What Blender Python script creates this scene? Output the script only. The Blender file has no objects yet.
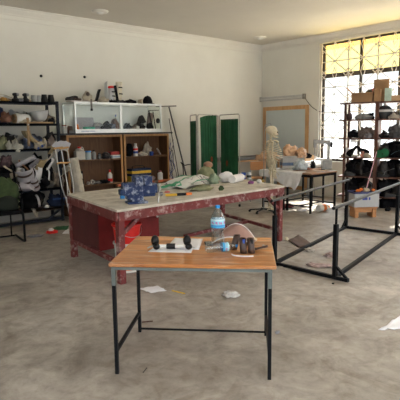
import bpy, bmesh, math, random
from mathutils import Vector, Matrix, Euler, noise
PI = math.pi
random.seed(7)
C = bpy.context.scene.collection

# ------------------------------------------------------------ camera model
FPX = 490.0; PITCH = math.atan(69/FPX); ROLL = math.radians(.71); HEAD = math.radians(49.3); EYE = 1.65
fw = Vector((math.cos(HEAD), math.sin(HEAD), 0)); rt = Vector((math.sin(HEAD), -math.cos(HEAD), 0)); up = Vector((0, 0, 1))
c_f = fw*math.cos(PITCH) - up*math.sin(PITCH)
c_u0 = up*math.cos(PITCH) + fw*math.sin(PITCH)
c_r = rt*math.cos(ROLL) - c_u0*math.sin(ROLL)
c_u = c_u0*math.cos(ROLL) + rt*math.sin(ROLL)
EYEP = Vector((0, 0, EYE))
def ray(px, py): return c_f*FPX + c_r*(px-200) + c_u*(200-py)
def PG(px, py, z=0.0):
    d = ray(px, py); return EYEP + d*((z-EYE)/d.z)
def PY(px, py, y):
    d = ray(px, py); return EYEP + d*(y/d.y)
def PX(px, py, x):
    d = ray(px, py); return EYEP + d*(x/d.x)

# ------------------------------------------------------------ materials
MATS = {}
def newmat(name):
    m = bpy.data.materials.new(name); m.use_nodes = True
    nt = m.node_tree; b = nt.nodes['Principled BSDF']
    return m, nt, b
def N(nt, t, **kw):
    n = nt.nodes.new(t)
    for k, v in kw.items():
        if k in n.inputs.keys() if isinstance(k, str) else False: n.inputs[k].default_value = v
        else: setattr(n, k, v)
    return n
def objcoord(nt, scale=(1, 1, 1)):
    tc = nt.nodes.new('ShaderNodeTexCoord'); mp = nt.nodes.new('ShaderNodeMapping')
    mp.inputs['Scale'].default_value = scale
    nt.links.new(tc.outputs['Object'], mp.inputs['Vector']); return mp.outputs['Vector']
def noise_node(nt, vec, scale, detail=4, rough=.6, dist=0.0):
    n = nt.nodes.new('ShaderNodeTexNoise'); n.inputs['Scale'].default_value = scale
    n.inputs['Detail'].default_value = detail; n.inputs['Roughness'].default_value = rough
    n.inputs['Distortion'].default_value = dist
    nt.links.new(vec, n.inputs['Vector']); return n.outputs['Fac']
def ramp(nt, fac, stops):
    r = nt.nodes.new('ShaderNodeValToRGB'); e = r.color_ramp.elements
    while len(e) < len(stops): e.new(.5)
    for el, (p, c) in zip(e, stops):
        el.position = p; el.color = (*c, 1) if len(c) == 3 else c
    nt.links.new(fac, r.inputs['Fac']); return r.outputs['Color']
def mixc(nt, fac, a, b, mode='MIX'):
    m = nt.nodes.new('ShaderNodeMix'); m.data_type = 'RGBA'; m.blend_type = mode
    for sock, v in ((m.inputs[0], fac), (m.inputs[6], a), (m.inputs[7], b)):
        if hasattr(v, 'links') or hasattr(v, 'is_linked'): nt.links.new(v, sock)
        elif isinstance(v, (int, float)): sock.default_value = v
        else: sock.default_value = (*v, 1)
    return m.outputs[2]
def bump(nt, b, fac, strength=.2, dist=.01):
    n = nt.nodes.new('ShaderNodeBump'); n.inputs['Strength'].default_value = strength; n.inputs['Distance'].default_value = dist
    nt.links.new(fac, n.inputs['Height']); nt.links.new(n.outputs['Normal'], b.inputs['Normal'])
def sc(c, k): return tuple(min(1, x*k) for x in c)
def M(name, col, rough=.6, metal=0.0, var=.18, scale=14, bmp=0.0, alpha=None, trans=0.0, spec=.5):
    if name in MATS: return MATS[name]
    m, nt, b = newmat(name)
    v = objcoord(nt); f = noise_node(nt, v, scale, 5)
    c = ramp(nt, f, [(.3, sc(col, 1-var)), (.7, sc(col, 1+var))])
    nt.links.new(c, b.inputs['Base Color'])
    b.inputs['Roughness'].default_value = rough; b.inputs['Metallic'].default_value = metal
    b.inputs['Specular IOR Level'].default_value = spec
    if trans: b.inputs['Transmission Weight'].default_value = trans
    if alpha is not None: b.inputs['Alpha'].default_value = alpha
    if bmp: bump(nt, b, f, bmp, .01)
    MATS[name] = m; return m
def splat(name, col, spot, lo=.56, hi=.62, scale=18, rough=.6, metal=0.0, var=.2, spec=.35):
    """painted surface with plaster splashes / worn spots"""
    if name in MATS: return MATS[name]
    m, nt, b = newmat(name); v = objcoord(nt)
    f0 = noise_node(nt, v, 6, 5); base = ramp(nt, f0, [(.3, sc(col, 1-var)), (.7, sc(col, 1+var))])
    f1 = noise_node(nt, v, scale, 8, .7)
    k = ramp(nt, f1, [(lo, (0, 0, 0)), (hi, (1, 1, 1))])
    nt.links.new(mixc(nt, k, base, spot), b.inputs['Base Color'])
    b.inputs['Roughness'].default_value = rough; b.inputs['Metallic'].default_value = metal; b.inputs['Specular IOR Level'].default_value = spec
    bump(nt, b, f1, .15, .005)
    MATS[name] = m; return m
def wood(name, col, dark, scale=3.0, axis=0, rough=.45, planks=0.0, var=.5):
    if name in MATS: return MATS[name]
    m, nt, b = newmat(name)
    s = [9, 9, 9]; s[axis] = 1.0
    v = objcoord(nt, tuple(s)); f = noise_node(nt, v, scale, 6, .6, .6)
    c = ramp(nt, f, [(.3, dark), (.5, tuple((a+b_)/2 for a, b_ in zip(col, dark))), (.7, col)])
    if planks:
        v2 = objcoord(nt); sp = nt.nodes.new('ShaderNodeSeparateXYZ'); nt.links.new(v2, sp.inputs[0])
        d = nt.nodes.new('ShaderNodeMath'); d.operation = 'DIVIDE'; d.inputs[1].default_value = planks
        nt.links.new(sp.outputs[1 if axis == 0 else 0], d.inputs[0])
        fl = nt.nodes.new('ShaderNodeMath'); fl.operation = 'FLOOR'; nt.links.new(d.outputs[0], fl.inputs[0])
        wn = nt.nodes.new('ShaderNodeTexWhiteNoise'); wn.noise_dimensions = '1D'; nt.links.new(fl.outputs[0], wn.inputs['W'])
        tint = ramp(nt, wn.outputs['Value'], [(0, (.66, .56, .46)), (.35, (.8, .74, .66)), (.7, (1.0, .98, .95)), (1, (1.15, 1.2, 1.3))])
        c = mixc(nt, 1.0, c, tint, 'MULTIPLY')
    if planks:
        w2 = noise_node(nt, objcoord(nt, (1.2, 7, 7)), 2.2, 7, .7, .8)
        c = mixc(nt, ramp(nt, w2, [(.50, (0, 0, 0)), (.70, (.75, .75, .75))]), c, (.70, .50, .33))
        w3 = noise_node(nt, objcoord(nt, (2.5, 14, 14)), 1.7, 5, .7, 1.2)
        c = mixc(nt, ramp(nt, w3, [(.60, (0, 0, 0)), (.72, (.75, .75, .75))]), c, (.25, .10, .035))
    nt.links.new(c, b.inputs['Base Color']); b.inputs['Roughness'].default_value = rough
    bump(nt, b, f, .08, .004)
    MATS[name] = m; return m

# ------------------------------------------------------------ mesh builder
def rotm(r):
    return Euler(r).to_matrix().to_4x4() if r else Matrix.Identity(4)
class MB:
    def __init__(s): s.v = []; s.f = []
    def add(s, vs, fs, M4=None):
        o = len(s.v)
        s.v += [tuple(M4 @ Vector(p)) if M4 else tuple(p) for p in vs]
        s.f += [tuple(i+o for i in f) for f in fs]; return s
    def box(s, size, c=(0, 0, 0), r=None):
        x, y, z = (a/2 for a in size)
        vs = [(-x,-y,-z),(x,-y,-z),(x,y,-z),(-x,y,-z),(-x,-y,z),(x,-y,z),(x,y,z),(-x,y,z)]
        fs = [(0,3,2,1),(4,5,6,7),(0,1,5,4),(1,2,6,5),(2,3,7,6),(3,0,4,7)]
        return s.add(vs, fs, Matrix.Translation(Vector(c)) @ rotm(r))
    def b2(s, p0, p1, r=None):
        c = [(a+b)/2 for a, b in zip(p0, p1)]; return s.box([abs(b-a) for a, b in zip(p0, p1)], c, r)
    def bar(s, a, b, w, h=None, upv=(0, 0, 1)):
        """square bar from a to b"""
        a, b = Vector(a), Vector(b); h = h or w; d = (b-a); L = d.length; d.normalize()
        u = Vector(upv)
        if abs(d.dot(u)) > .98: u = Vector((0, 1, 0))
        x = d.cross(u).normalized(); z = x.cross(d)
        m = Matrix(((x.x, d.x, z.x, 0), (x.y, d.y, z.y, 0), (x.z, d.z, z.z, 0), (0, 0, 0, 1)))
        return s.box((w, L, h), (0, 0, 0)) if False else s.add(*boxdata(w, L, h), Matrix.Translation((a+b)/2) @ m)
    def tube(s, pts, r, seg=8, cap=True):
        pts = [Vector(p) for p in pts]; n = len(pts)
        rs = r if isinstance(r, (list, tuple)) else [r]*n
        ref = None; rings = []
        for i, p in enumerate(pts):
            t = (pts[min(i+1, n-1)] - pts[max(i-1, 0)]).normalized()
            if ref is None:
                ref = Vector((0, 0, 1)) if abs(t.z) < .9 else Vector((1, 0, 0))
            x = (ref - t*ref.dot(t)).normalized(); ref = x; y = t.cross(x)
            rings.append([p + x*math.cos(2*PI*k/seg)*rs[i] + y*math.sin(2*PI*k/seg)*rs[i] for k in range(seg)])
        vs = [v for ring in rings for v in ring]; fs = []
        for i in range(n-1):
            for k in range(seg):
                a = i*seg+k; b = i*seg+(k+1) % seg
                fs.append((a, b, b+seg, a+seg))
        if cap:
            fs.append(tuple(range(seg-1, -1, -1))); fs.append(tuple((n-1)*seg+k for k in range(seg)))
        return s.add(vs, fs)
    def lathe(s, prof, seg=20, c=(0, 0, 0), r=None, closed=True):
        vs = []; fs = []; n = len(prof)
        for (rr, z) in prof:
            for k in range(seg):
                a = 2*PI*k/seg; vs.append((rr*math.cos(a), rr*math.sin(a), z))
        for i in range(n-1):
            for k in range(seg):
                a = i*seg+k; b = i*seg+(k+1) % seg
                fs.append((a, b, b+seg, a+seg))
        if closed:
            fs.append(tuple(range(seg-1, -1, -1))); fs.append(tuple((n-1)*seg+k for k in range(seg)))
        return s.add(vs, fs, Matrix.Translation(Vector(c)) @ rotm(r))
    def surf(s, fn, nu, nv, closeu=False):
        vs = [fn(i/(nu if closeu else nu-1), j/(nv-1)) for j in range(nv) for i in range(nu)]
        fs = []
        for j in range(nv-1):
            for i in range(nu if closeu else nu-1):
                a = j*nu+i; b = j*nu+(i+1) % nu
                fs.append((a, b, b+nu, a+nu))
        return s.add(vs, fs)
    def ball(s, rad, c=(0, 0, 0), seg=14, rings=9, r=None):
        rx, ry, rz = rad if isinstance(rad, (list, tuple)) else (rad,)*3
        m = Matrix.Translation(Vector(c)) @ rotm(r) @ Matrix.Diagonal((rx, ry, rz, 1))
        prof = [(math.sin(PI*i/rings), -math.cos(PI*i/rings)) for i in range(1, rings)]
        vs = []; fs = []
        for (rr, z) in prof:
            for k in range(seg): vs.append((rr*math.cos(2*PI*k/seg), rr*math.sin(2*PI*k/seg), z))
        n = len(prof)
        for i in range(n-1):
            for k in range(seg):
                a = i*seg+k; b = i*seg+(k+1) % seg; fs.append((a, b, b+seg, a+seg))
        vs += [(0, 0, -1), (0, 0, 1)]; lo = n*seg; hi = lo+1
        for k in range(seg):
            fs.append((lo, (k+1) % seg, k)); fs.append((hi, (n-1)*seg+k, (n-1)*seg+(k+1) % seg))
        return s.add(vs, fs, m)
    def prism(s, poly, z0, z1, M4=None):
        n = len(poly)
        vs = [(x, y, z0) for x, y in poly] + [(x, y, z1) for x, y in poly]
        fs = [tuple(range(n-1, -1, -1)), tuple(range(n, 2*n))] + [(i, (i+1) % n, n+(i+1) % n, n+i) for i in range(n)]
        return s.add(vs, fs, M4)
    def build(s, name, mat, parent=None, loc=(0, 0, 0), rot=(0, 0, 0), smooth=False, bevel=0.0, sub=0, solid=0.0):
        me = bpy.data.meshes.new(name); me.from_pydata(s.v, [], s.f); me.validate()
        bm = bmesh.new(); bm.from_mesh(me); bmesh.ops.recalc_face_normals(bm, faces=bm.faces); bm.to_mesh(me); bm.free()
        o = bpy.data.objects.new(name, me); C.objects.link(o)
        if mat: me.materials.append(mat)
        o.location = loc; o.rotation_euler = rot
        if parent: o.parent = parent
        if smooth:
            me.polygons.foreach_set('use_smooth', [True]*len(me.polygons))
            if smooth != 'all':
                try: me.set_sharp_from_angle(angle=math.radians(42))
                except Exception: pass
        if solid:
            md = o.modifiers.new('s', 'SOLIDIFY'); md.thickness = solid; md.offset = 0
        if bevel:
            md = o.modifiers.new('b', 'BEVEL'); md.width = bevel; md.segments = 2; md.limit_method = 'ANGLE'
        if sub:
            md = o.modifiers.new('u', 'SUBSURF'); md.levels = sub; md.render_levels = sub
        return o
def boxdata(w, L, h):
    x, y, z = w/2, L/2, h/2
    return [(-x,-y,-z),(x,-y,-z),(x,y,-z),(-x,y,-z),(-x,-y,z),(x,-y,z),(x,y,z),(-x,y,z)], [(0,3,2,1),(4,5,6,7),(0,1,5,4),(1,2,6,5),(2,3,7,6),(3,0,4,7)]
def tag(o, label, cat, group=None, kind=None):
    o['label'] = label; o['category'] = cat
    if group: o['group'] = group
    if kind: o['kind'] = kind
    return o
def thing(name, label, cat, loc=(0, 0, 0), rz=0, group=None, rot=None):
    o = bpy.data.objects.new(name, None); C.objects.link(o); o.empty_display_size = .1
    o.location = loc; o.rotation_euler = rot if rot else (0, 0, rz)
    return tag(o, label, cat, group)
def struct(o): o['kind'] = 'structure'; return o
def copy_thing(o, loc, rot, label=None):
    c = o.copy(); C.objects.link(c); c.location = loc; c.rotation_euler = rot
    if label: c['label'] = label
    for ch in list(o.children):
        k = ch.copy(); C.objects.link(k); k.parent = c
        for g in list(ch.children):
            q = g.copy(); C.objects.link(q); q.parent = k
    return c

# ------------------------------------------------------------ palette
def wall_mat():
    m, nt, b = newmat('wall_paint'); v = objcoord(nt)
    f = noise_node(nt, v, 1.3, 6, .6); f2 = noise_node(nt, v, 45, 3)
    nt.links.new(ramp(nt, f, [(.3, (.67, .655, .60)), (.7, (.72, .71, .655))]), b.inputs['Base Color'])
    b.inputs['Roughness'].default_value = .8; bump(nt, b, f2, .06, .004); return m
WALL = wall_mat()
CEIL = M('ceiling_paint', (.63, .59, .53), .85, var=.03, scale=1.5)
CORN = M('cornice_plaster', (.68, .66, .61), .8, var=.04, scale=3)
def floor_mat():
    m, nt, b = newmat('stained_concrete'); v = objcoord(nt)
    f1 = noise_node(nt, v, .55, 8, .62, .5); f2 = noise_node(nt, v, 2.6, 8, .68, .9); f3 = noise_node(nt, v, 26, 6, .7)
    c1 = ramp(nt, f1, [(.3, (.235, .206, .180)), (.5, (.355, .324, .290)), (.72, (.47, .44, .40))])
    c2 = ramp(nt, f2, [(.28, (.50, .46, .42)), (.5, (.96, .95, .93)), (.7, (1.3, 1.29, 1.27))])
    c = mixc(nt, .85, c1, c2, 'MULTIPLY')
    f6 = noise_node(nt, v, 9.0, 7, .72, .5)
    c = mixc(nt, .9, c, ramp(nt, f6, [(.32, (.74, .71, .67)), (.5, (1, 1, 1)), (.68, (1.16, 1.16, 1.16))]), 'MULTIPLY')
    # faint pale plaster dust and specks
    k = ramp(nt, f3, [(.69, (0, 0, 0)), (.74, (1, 1, 1))])
    c = mixc(nt, k, c, (.5, .47, .42))
    f5 = noise_node(nt, v, 1.5, 7, .6, 1.6)
    k2 = ramp(nt, f5, [(.36, (.74, .71, .68)), (.43, (1, 1, 1))])
    c = mixc(nt, .8, c, k2, 'MULTIPLY')
    nt.links.new(c, b.inputs['Base Color'])
    rr = nt.nodes.new('ShaderNodeMapRange'); nt.links.new(f2, rr.inputs['Value'])
    rr.inputs['To Min'].default_value = .36; rr.inputs['To Max'].default_value = .62
    nt.links.new(rr.outputs[0], b.inputs['Roughness']); bump(nt, b, f3, .08, .004); return m
FLOOR = floor_mat()
STEELBLK = splat('black_enamel_steel', (.007, .0075, .009), (.12, .12, .12), .70, .76, 30, .5, 0, spec=.12)
GREYPAINT = splat('grey_primer_steel', (.13, .15, .145), (.07, .06, .05), .58, .7, 20, .55)
MAROON = splat('maroon_paint_plaster', (.17, .032, .032), (.50, .38, .36), .52, .68, 9, .55)
REDPANEL = splat('red_board_panel', (.19, .012, .012), (.40, .2, .18), .68, .74, 20, .6)
DKPANEL = splat('dark_maroon_panel', (.085, .02, .02), (.35, .28, .27), .66, .72, 14, .6)
BENCHTOP = splat('plaster_covered_board', (.62, .58, .51), (.36, .31, .25), .52, .68, 3.5, .8)
TABLEWOOD = wood('varnished_table_boards', (.88, .42, .125), (.42, .155, .042), 3.5, 0, .34, planks=.17)
BOOKWOOD = wood('brown_bookcase_wood', (.185, .088, .038), (.10, .045, .02), 3, 2, .6)  # wood tone lowered, shade of the bookcase interior is put into the colour
EDGEWOOD = wood('light_edge_wood', (.56, .30, .11), (.38, .19, .07), 3, 2, .5)
PINE = wood('pine_frame_wood', (.60, .36, .17), (.42, .23, .1), 3, 2, .5)
DARKWOOD = wood('dark_red_wood', (.13, .05, .03), (.06, .022, .014), 3, 2, .5)
CHAIRWOOD = wood('plywood_orange', (.5, .24, .09), (.33, .14, .05), 3, 0, .4)
ALU = M('brushed_aluminium', (.62, .64, .64), .35, .75, .06)
CHROME = M('dull_chrome', (.55, .56, .56), .28, .9, .06)
SHELFSTEEL = splat('blue_black_shelf_steel', (.012, .016, .028), (.08, .08, .09), .7, .8, 20, .5, 0, spec=.2)
COUNTER = M('black_counter', (.015, .017, .02), .4)
BLACK = M('black_rubber', (.008, .008, .009), .45, var=.3, spec=.3)
BLACKCLOTH = M('black_cloth', (.009, .009, .011), .9, var=.5, bmp=.3, spec=.12)
DKGREY = M('dark_grey_foam', (.032, .032, .035), .85, var=.35, bmp=.2, spec=.15)
WHITEPL = M('white_plastic', (.72, .72, .7), .4, var=.05)
PAPER = M('white_paper', (.84, .84, .88), .7, var=.03)
WHITECLOTH = M('white_cloth', (.84, .83, .85), .85, var=.08, bmp=.2)
DIRTYWHITE = M('dirty_white_cloth', (.45, .41, .36), .9, var=.25, bmp=.4)
PINKRAG = M('dusty_pink_rag', (.42, .31, .29), .9, var=.25, bmp=.4)
TAN = M('tan_leather', (.33, .22, .12), .6, var=.2, bmp=.2)
BEIGE = M('beige_felt', (.50, .44, .34), .85, var=.15, bmp=.3)
SKIN = M('skin_tone_plastic', (.62, .36, .22), .45, var=.12)
BROWNLEATHER = M('dark_brown_leather', (.055, .028, .02), .38, var=.3, bmp=.2)
MAUVE = M('mauve_leather', (.34, .20, .17), .5, var=.12, bmp=.1)
BONE = M('bone_plastic', (.66, .59, .43), .5, var=.12, scale=20)
GREENCLOTH = M('green_screen_cloth', (.012, .095, .038), .8, var=.25, scale=5, bmp=.2)
GREENTAPE = M('green_strap', (.05, .36, .19), .6, var=.2)
OLIVE = M('olive_canvas', (.045, .075, .025), .85, var=.3, bmp=.3)
KHAKI = M('khaki_cloth', (.25, .26, .15), .9, var=.2, bmp=.4)
BLUEPAINT = splat('blue_vise_paint', (.014, .035, .12), (.34, .38, .48), .50, .62, 16, .5)
BLUE = M('blue_plastic', (.02, .07, .35), .4)
NAVY = M('navy_cloth', (.02, .035, .09), .85, var=.3, bmp=.3)
CYAN = M('bright_blue_plastic', (.02, .28, .75), .35)
RED = M('red_plastic', (.74, .018, .014), .35, var=.1)
ORANGE = M('orange_plastic', (.8, .2, .03), .45)
YELLOW = M('yellow_plastic', (.75, .48, .04), .45)
CARD = M('brown_cardboard', (.34, .2, .1), .8, var=.1, scale=4)
CARDL = M('pale_cardboard', (.5, .33, .19), .8, var=.08, scale=4)
GREYMETAL = M('grey_machine_paint', (.3, .31, .31), .4)
LTGREY = M('light_grey_plastic', (.5, .5, .5), .45, var=.06)
GREYCLOTH = M('grey_cloth', (.24, .24, .26), .9, var=.2, bmp=.3)
MINT = M('mint_box_card', (.42, .55, .48), .7)
PURPLE = M('purple_wrapper', (.22, .06, .2), .4)
def clear_mat(name, col, alpha, rough=.08):
    m, nt, b = newmat(name); b.inputs['Base Color'].default_value = (*col, 1)
    b.inputs['Alpha'].default_value = alpha; b.inputs['Roughness'].default_value = rough
    b.inputs['Specular IOR Level'].default_value = .8; return m
def thin_clear(name, col, face, edge):
    m = bpy.data.materials.new(name); m.use_nodes = True; nt = m.node_tree; nt.nodes.clear()
    o = nt.nodes.new('ShaderNodeOutputMaterial'); t = nt.nodes.new('ShaderNodeBsdfTransparent'); t.inputs[0].default_value = (*col, 1)
    g = nt.nodes.new('ShaderNodeBsdfGlossy'); g.inputs['Roughness'].default_value = .08
    lw = nt.nodes.new('ShaderNodeLayerWeight'); lw.inputs[0].default_value = .35
    mr = nt.nodes.new('ShaderNodeMapRange'); nt.links.new(lw.outputs['Facing'], mr.inputs['Value']); mr.inputs['To Min'].default_value = face; mr.inputs['To Max'].default_value = edge
    x = nt.nodes.new('ShaderNodeMixShader'); nt.links.new(mr.outputs[0], x.inputs[0])
    nt.links.new(t.outputs[0], x.inputs[1]); nt.links.new(g.outputs[0], x.inputs[2]); nt.links.new(x.outputs[0], o.inputs[0]); return m
GLASS = thin_clear('clear_glass', (.97, .99, .98), .006, .10)
PET = thin_clear('clear_bottle_plastic', (.80, .86, .90), .13, .6)
FROST = clear_mat('frosted_plastic', (.7, .72, .74), .75, .5)
def tint_glass(name, col, w=.75):
    m = bpy.data.materials.new(name); m.use_nodes = True; nt = m.node_tree; nt.nodes.clear()
    o = nt.nodes.new('ShaderNodeOutputMaterial'); t = nt.nodes.new('ShaderNodeBsdfTransparent'); t.inputs[0].default_value = (*col, 1)
    g = nt.nodes.new('ShaderNodeBsdfGlossy'); g.inputs['Roughness'].default_value = .05
    x = nt.nodes.new('ShaderNodeMixShader'); x.inputs[0].default_value = .05
    nt.links.new(t.outputs[0], x.inputs[1]); nt.links.new(g.outputs[0], x.inputs[2]); nt.links.new(x.outputs[0], o.inputs[0]); return m
YGLASS = tint_glass('yellow_tinted_glass', (1.0, .90, .55))
CGLASS = tint_glass('clear_window_glass', (.97, .98, .97))

# ------------------------------------------------------------ room
X0, X1, Y0, Y1, HT = -3.2, 10.26, -4.2, 9.27, 3.9
T = .2
def slabs_with_holes(axis, pos, a0, a1, holes):
    """wall perpendicular to axis at pos; holes list of (lo,hi,z0,z1)"""
    mb = MB()
    def add(l, h, z0, z1):
        if h-l < 1e-4 or z1-z0 < 1e-4: return
        if axis == 'x': mb.b2((pos[0], l, z0), (pos[1], h, z1))
        else: mb.b2((l, pos[0], z0), (h, pos[1], z1))
    cur = a0
    for (l, h, z0, z1) in sorted(holes):
        add(cur, l, 0, HT+.1); add(l, h, 0, z0); add(l, h, z1, HT+.1); cur = h
    add(cur, a1, 0, HT+.1); return mb
struct(MB().b2((X0-T, Y0-T, -.2), (X1+T, Y1+T, 0)).build('floor', FLOOR))
struct(MB().b2((X0-T, Y0-T, HT), (X1+T, Y1+T, HT+.2)).build('ceiling', CEIL))
struct(slabs_with_holes('y', (Y1, Y1+T), X0-T, X1+T, []).build('wall_back', WALL))
WZ0, WZ1 = .88, 3.70
WIN_Y0, WIN_Y1 = 3.55, 7.37
struct(slabs_with_holes('x', (X1, X1+T), Y0-T, Y1, [(WIN_Y0, WIN_Y1, WZ0, WZ1), (-2.6, 1.6, WZ0, WZ1)]).build('wall_right', WALL))
struct(slabs_with_holes('x', (X0-T, X0), Y0-T, Y1, [(-3.6, 1.2, WZ0, 3.6)]).build('wall_left', WALL))
struct(slabs_with_holes('y', (Y0-T, Y0), X0, X1, [(-2.2, 2.7, WZ0, 3.6), (3.4, 9.2, WZ0, 3.6)]).build('wall_front', WALL))
def cornice(name, pts):
    mb = MB(); pr = [(0, 0), (.0, -.13), (.02, -.13), (.03, -.1), (.075, -.045), (.085, -.02), (.12, -.02), (.12, 0)]
    (a, b, nrm) = pts
    a, b, n = Vector(a), Vector(b), Vector(nrm)
    vs = [a + n*x + Vector((0, 0, z)) for x, z in pr] + [b + n*x + Vector((0, 0, z)) for x, z in pr]
    k = len(pr); fs = [(i, (i+1) % k, k+(i+1) % k, k+i) for i in range(k)]
    mb.add(vs, fs); return struct(mb.build(name, CORN))
cornice('trim_1', ((X0, Y1, HT), (X1, Y1, HT), (0, -1, 0)))
cornice('trim_2', ((X1, Y0, HT), (X1, Y1, HT), (-1, 0, 0)))
cornice('trim_3', ((X0, Y0, HT), (X0, Y1, HT), (1, 0, 0)))
cornice('trim_4', ((X0, Y0, HT), (X1, Y0, HT), (0, 1, 0)))
# sub-cornice bead, lies below the cornice on the back and window walls
struct(MB().b2((X0, Y1-.018, HT-.21), (X1, Y1, HT-.19)).build('trim_5', CORN))
struct(MB().b2((X1-.018, Y0, HT-.16), (X1, Y1, HT-.14)).build('trim_6', CORN))

# window_1 : dark steel casement, yellow transom lights, white ornamental grille
DARKSTEEL = M('dark_bronze_steel', (.05, .04, .03), .5)
WHITEPAINT = M('cream_grille_paint', (.62, .58, .5), .5, var=.05)
win = bpy.data.objects.new('window_1', None); C.objects.link(win); win['kind'] = 'structure'
wf = MB(); xs = X1+.075
TR = 2.93
for z0, z1 in ((WZ0, WZ0+.06), (TR-.05, TR+.05), (WZ1-.05, WZ1)): wf.b2((xs-.02, WIN_Y0, z0), (xs+.02, WIN_Y1, z1))
mull = [WIN_Y1-.06, 6.30, 5.36, 4.42, WIN_Y0+.03]
for y in mull: wf.b2((xs-.022, y-.032, WZ0), (xs+.022, y+.032, WZ1))
wf.build('window_frame', DARKSTEEL, win)
for i in range(4):
    MB().b2((xs-.003, mull[i+1]+.03, TR+.045), (xs+.003, mull[i]-.03, WZ1-.05)).build('window_pane', YGLASS, win)
    MB().b2((xs-.003, mull[i+1]+.03, WZ0+.05), (xs+.003, mull[i]-.03, TR-.045)).build('window_pane', CGLASS, win)
g = MB(); xg = X1-.015; cw = .745; ch = .60
ys = [WIN_Y1-.05-cw*i for i in range(6)]
zn = [3.25-ch*i for i in range(4)]
for y in ys[:6]: 
    if y > WIN_Y0: g.b2((xg-.012, y-.013, WZ0), (xg+.012, y+.013, WZ1))
def clipz(z): return min(max(z, WZ0), WZ1)
rr = .0125
for i in range(5):
    yc = ys[i]-cw/2
    for z in zn:
        for sy in (-1, 1):
            for sz in (-1, 1):
                z2 = z+sz*ch/2
                g.tube([(xg, yc, z), (xg, yc+sy*cw/2, z2)], rr, 4)
        g.tube([(xg, yc-cw/2, z), (xg, yc+cw/2, z)], rr, 4)
        g.ball(.024, (xg, yc, z), 6, 4)
        zz = z+ch/2
        h = .17; w = .055
        if zz+h < WZ1+.1:
            q = [(xg, yc, clipz(zz+h)), (xg, yc+w, zz), (xg, yc, zz-h), (xg, yc-w, zz), (xg, yc, clipz(zz+h))]
            g.tube(q, rr, 4)
        for sy in (-1, 1):
            q = [(xg, yc+sy*cw/2, zz-.12), (xg, yc+sy*(cw/2-.13), zz), (xg, yc+sy*cw/2, zz+.12)]
            g.tube(q, rr, 4)
g.build('window_grille', WHITEPAINT, win)
MB().b2((X1-.03, WIN_Y0-.04, WZ0-.05), (X1+.06, WIN_Y1+.04, WZ0)).build('window_sill', CORN, win)
w_ = MB()
for y0, y1 in ((WIN_Y1, WIN_Y1+.05), (WIN_Y0-.05, WIN_Y0)): w_.b2((X1-.03, y0, WZ0-.05), (X1+.02, y1, WZ1+.05))
w_.b2((X1-.03, WIN_Y0, WZ1), (X1+.02, WIN_Y1, WZ1+.05))
w_.build('window_casing', CORN, win)
# plain bronze frames for the openings out of shot
def far_window(name, axis, pos, a0, a1, z0, z1, n=4):
    r = bpy.data.objects.new(name, None); C.objects.link(r); r['kind'] = 'structure'; mb = MB()
    for k in range(n+1):
        a = a0+.03+(a1-a0-.06)*k/n
        mb.b2((pos-.02, a-.025, z0), (pos+.02, a+.025, z1)) if axis == 'x' else mb.b2((a-.025, pos-.02, z0), (a+.025, pos+.02, z1))
    for z in (z0+.03, z0+(z1-z0)*.72, z1-.03):
        mb.b2((pos-.02, a0, z-.025), (pos+.02, a1, z+.025)) if axis == 'x' else mb.b2((a0, pos-.02, z-.025), (a1, pos+.02, z+.025))
    mb.build('window_frame', DARKSTEEL, r)
far_window('window_2', 'x', X1+.1, -2.6, 1.6, WZ0, WZ1)
far_window('window_3', 'x', X0-.1, -3.6, 1.2, WZ0, 3.6)
far_window('window_4', 'y', Y0-.1, -2.2, 2.7, WZ0, 3.6)
far_window('window_5', 'y', Y0-.1, 3.4, 9.2, WZ0, 3.6)
# outside: pale sandy yard and the tiled eave over the window
YARD = M('pale_yard_sand', (.52, .49, .44), .9, scale=.5)
struct(MB().b2((-30, -30, -.6), (60, 40, -.5)).build('ground', YARD))
SOFFIT = wood('eave_boards', (.62, .33, .14), (.5, .25, .1), 2, 1, .6)
struct(MB().b2((X1+T, Y0-.5, 3.78), (X1+T+1.15, Y1+1, 3.86)).build('roof_eave', SOFFIT))

# ceiling roses
def rose(px, py, label):
    p = PG(px, py, HT)
    t = thing('ceiling_rose', label, 'ceiling fitting', (p.x, p.y, HT-.035))
    MB().lathe([(.0, 0), (.13, 0), (.15, .015), (.16, .035), (.0, .035)], 24, closed=False).build('rim', CORN, t, smooth=True)
    MB().lathe([(.001, -.02), (.05, -.018), (.07, 0), (.001, 0)], 16, closed=False).build('cover', WHITEPL, t, smooth=True)
rose(260, 37, 'round plaster ceiling rose near the corner of the room')
rose(100, 11, 'round plaster ceiling rose nearer the camera over the shelving')
# nails / hooks in the back wall
for px, py, lab in ((41, 76, 'small dark wall plug above the steel shelving'), (84.5, 77, 'small dark wall plug above the glass showcase')):
    p = PY(px, py, Y1)
    t = thing('wall_plug', lab, 'wall plug', (p.x, Y1, p.z))
    MB().lathe([(.028, 0), (.028, .012), (.014, .03), (.001, .032)], 12, r=(PI/2, 0, 0)).build('plug', BLACK, t, smooth=True)

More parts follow.
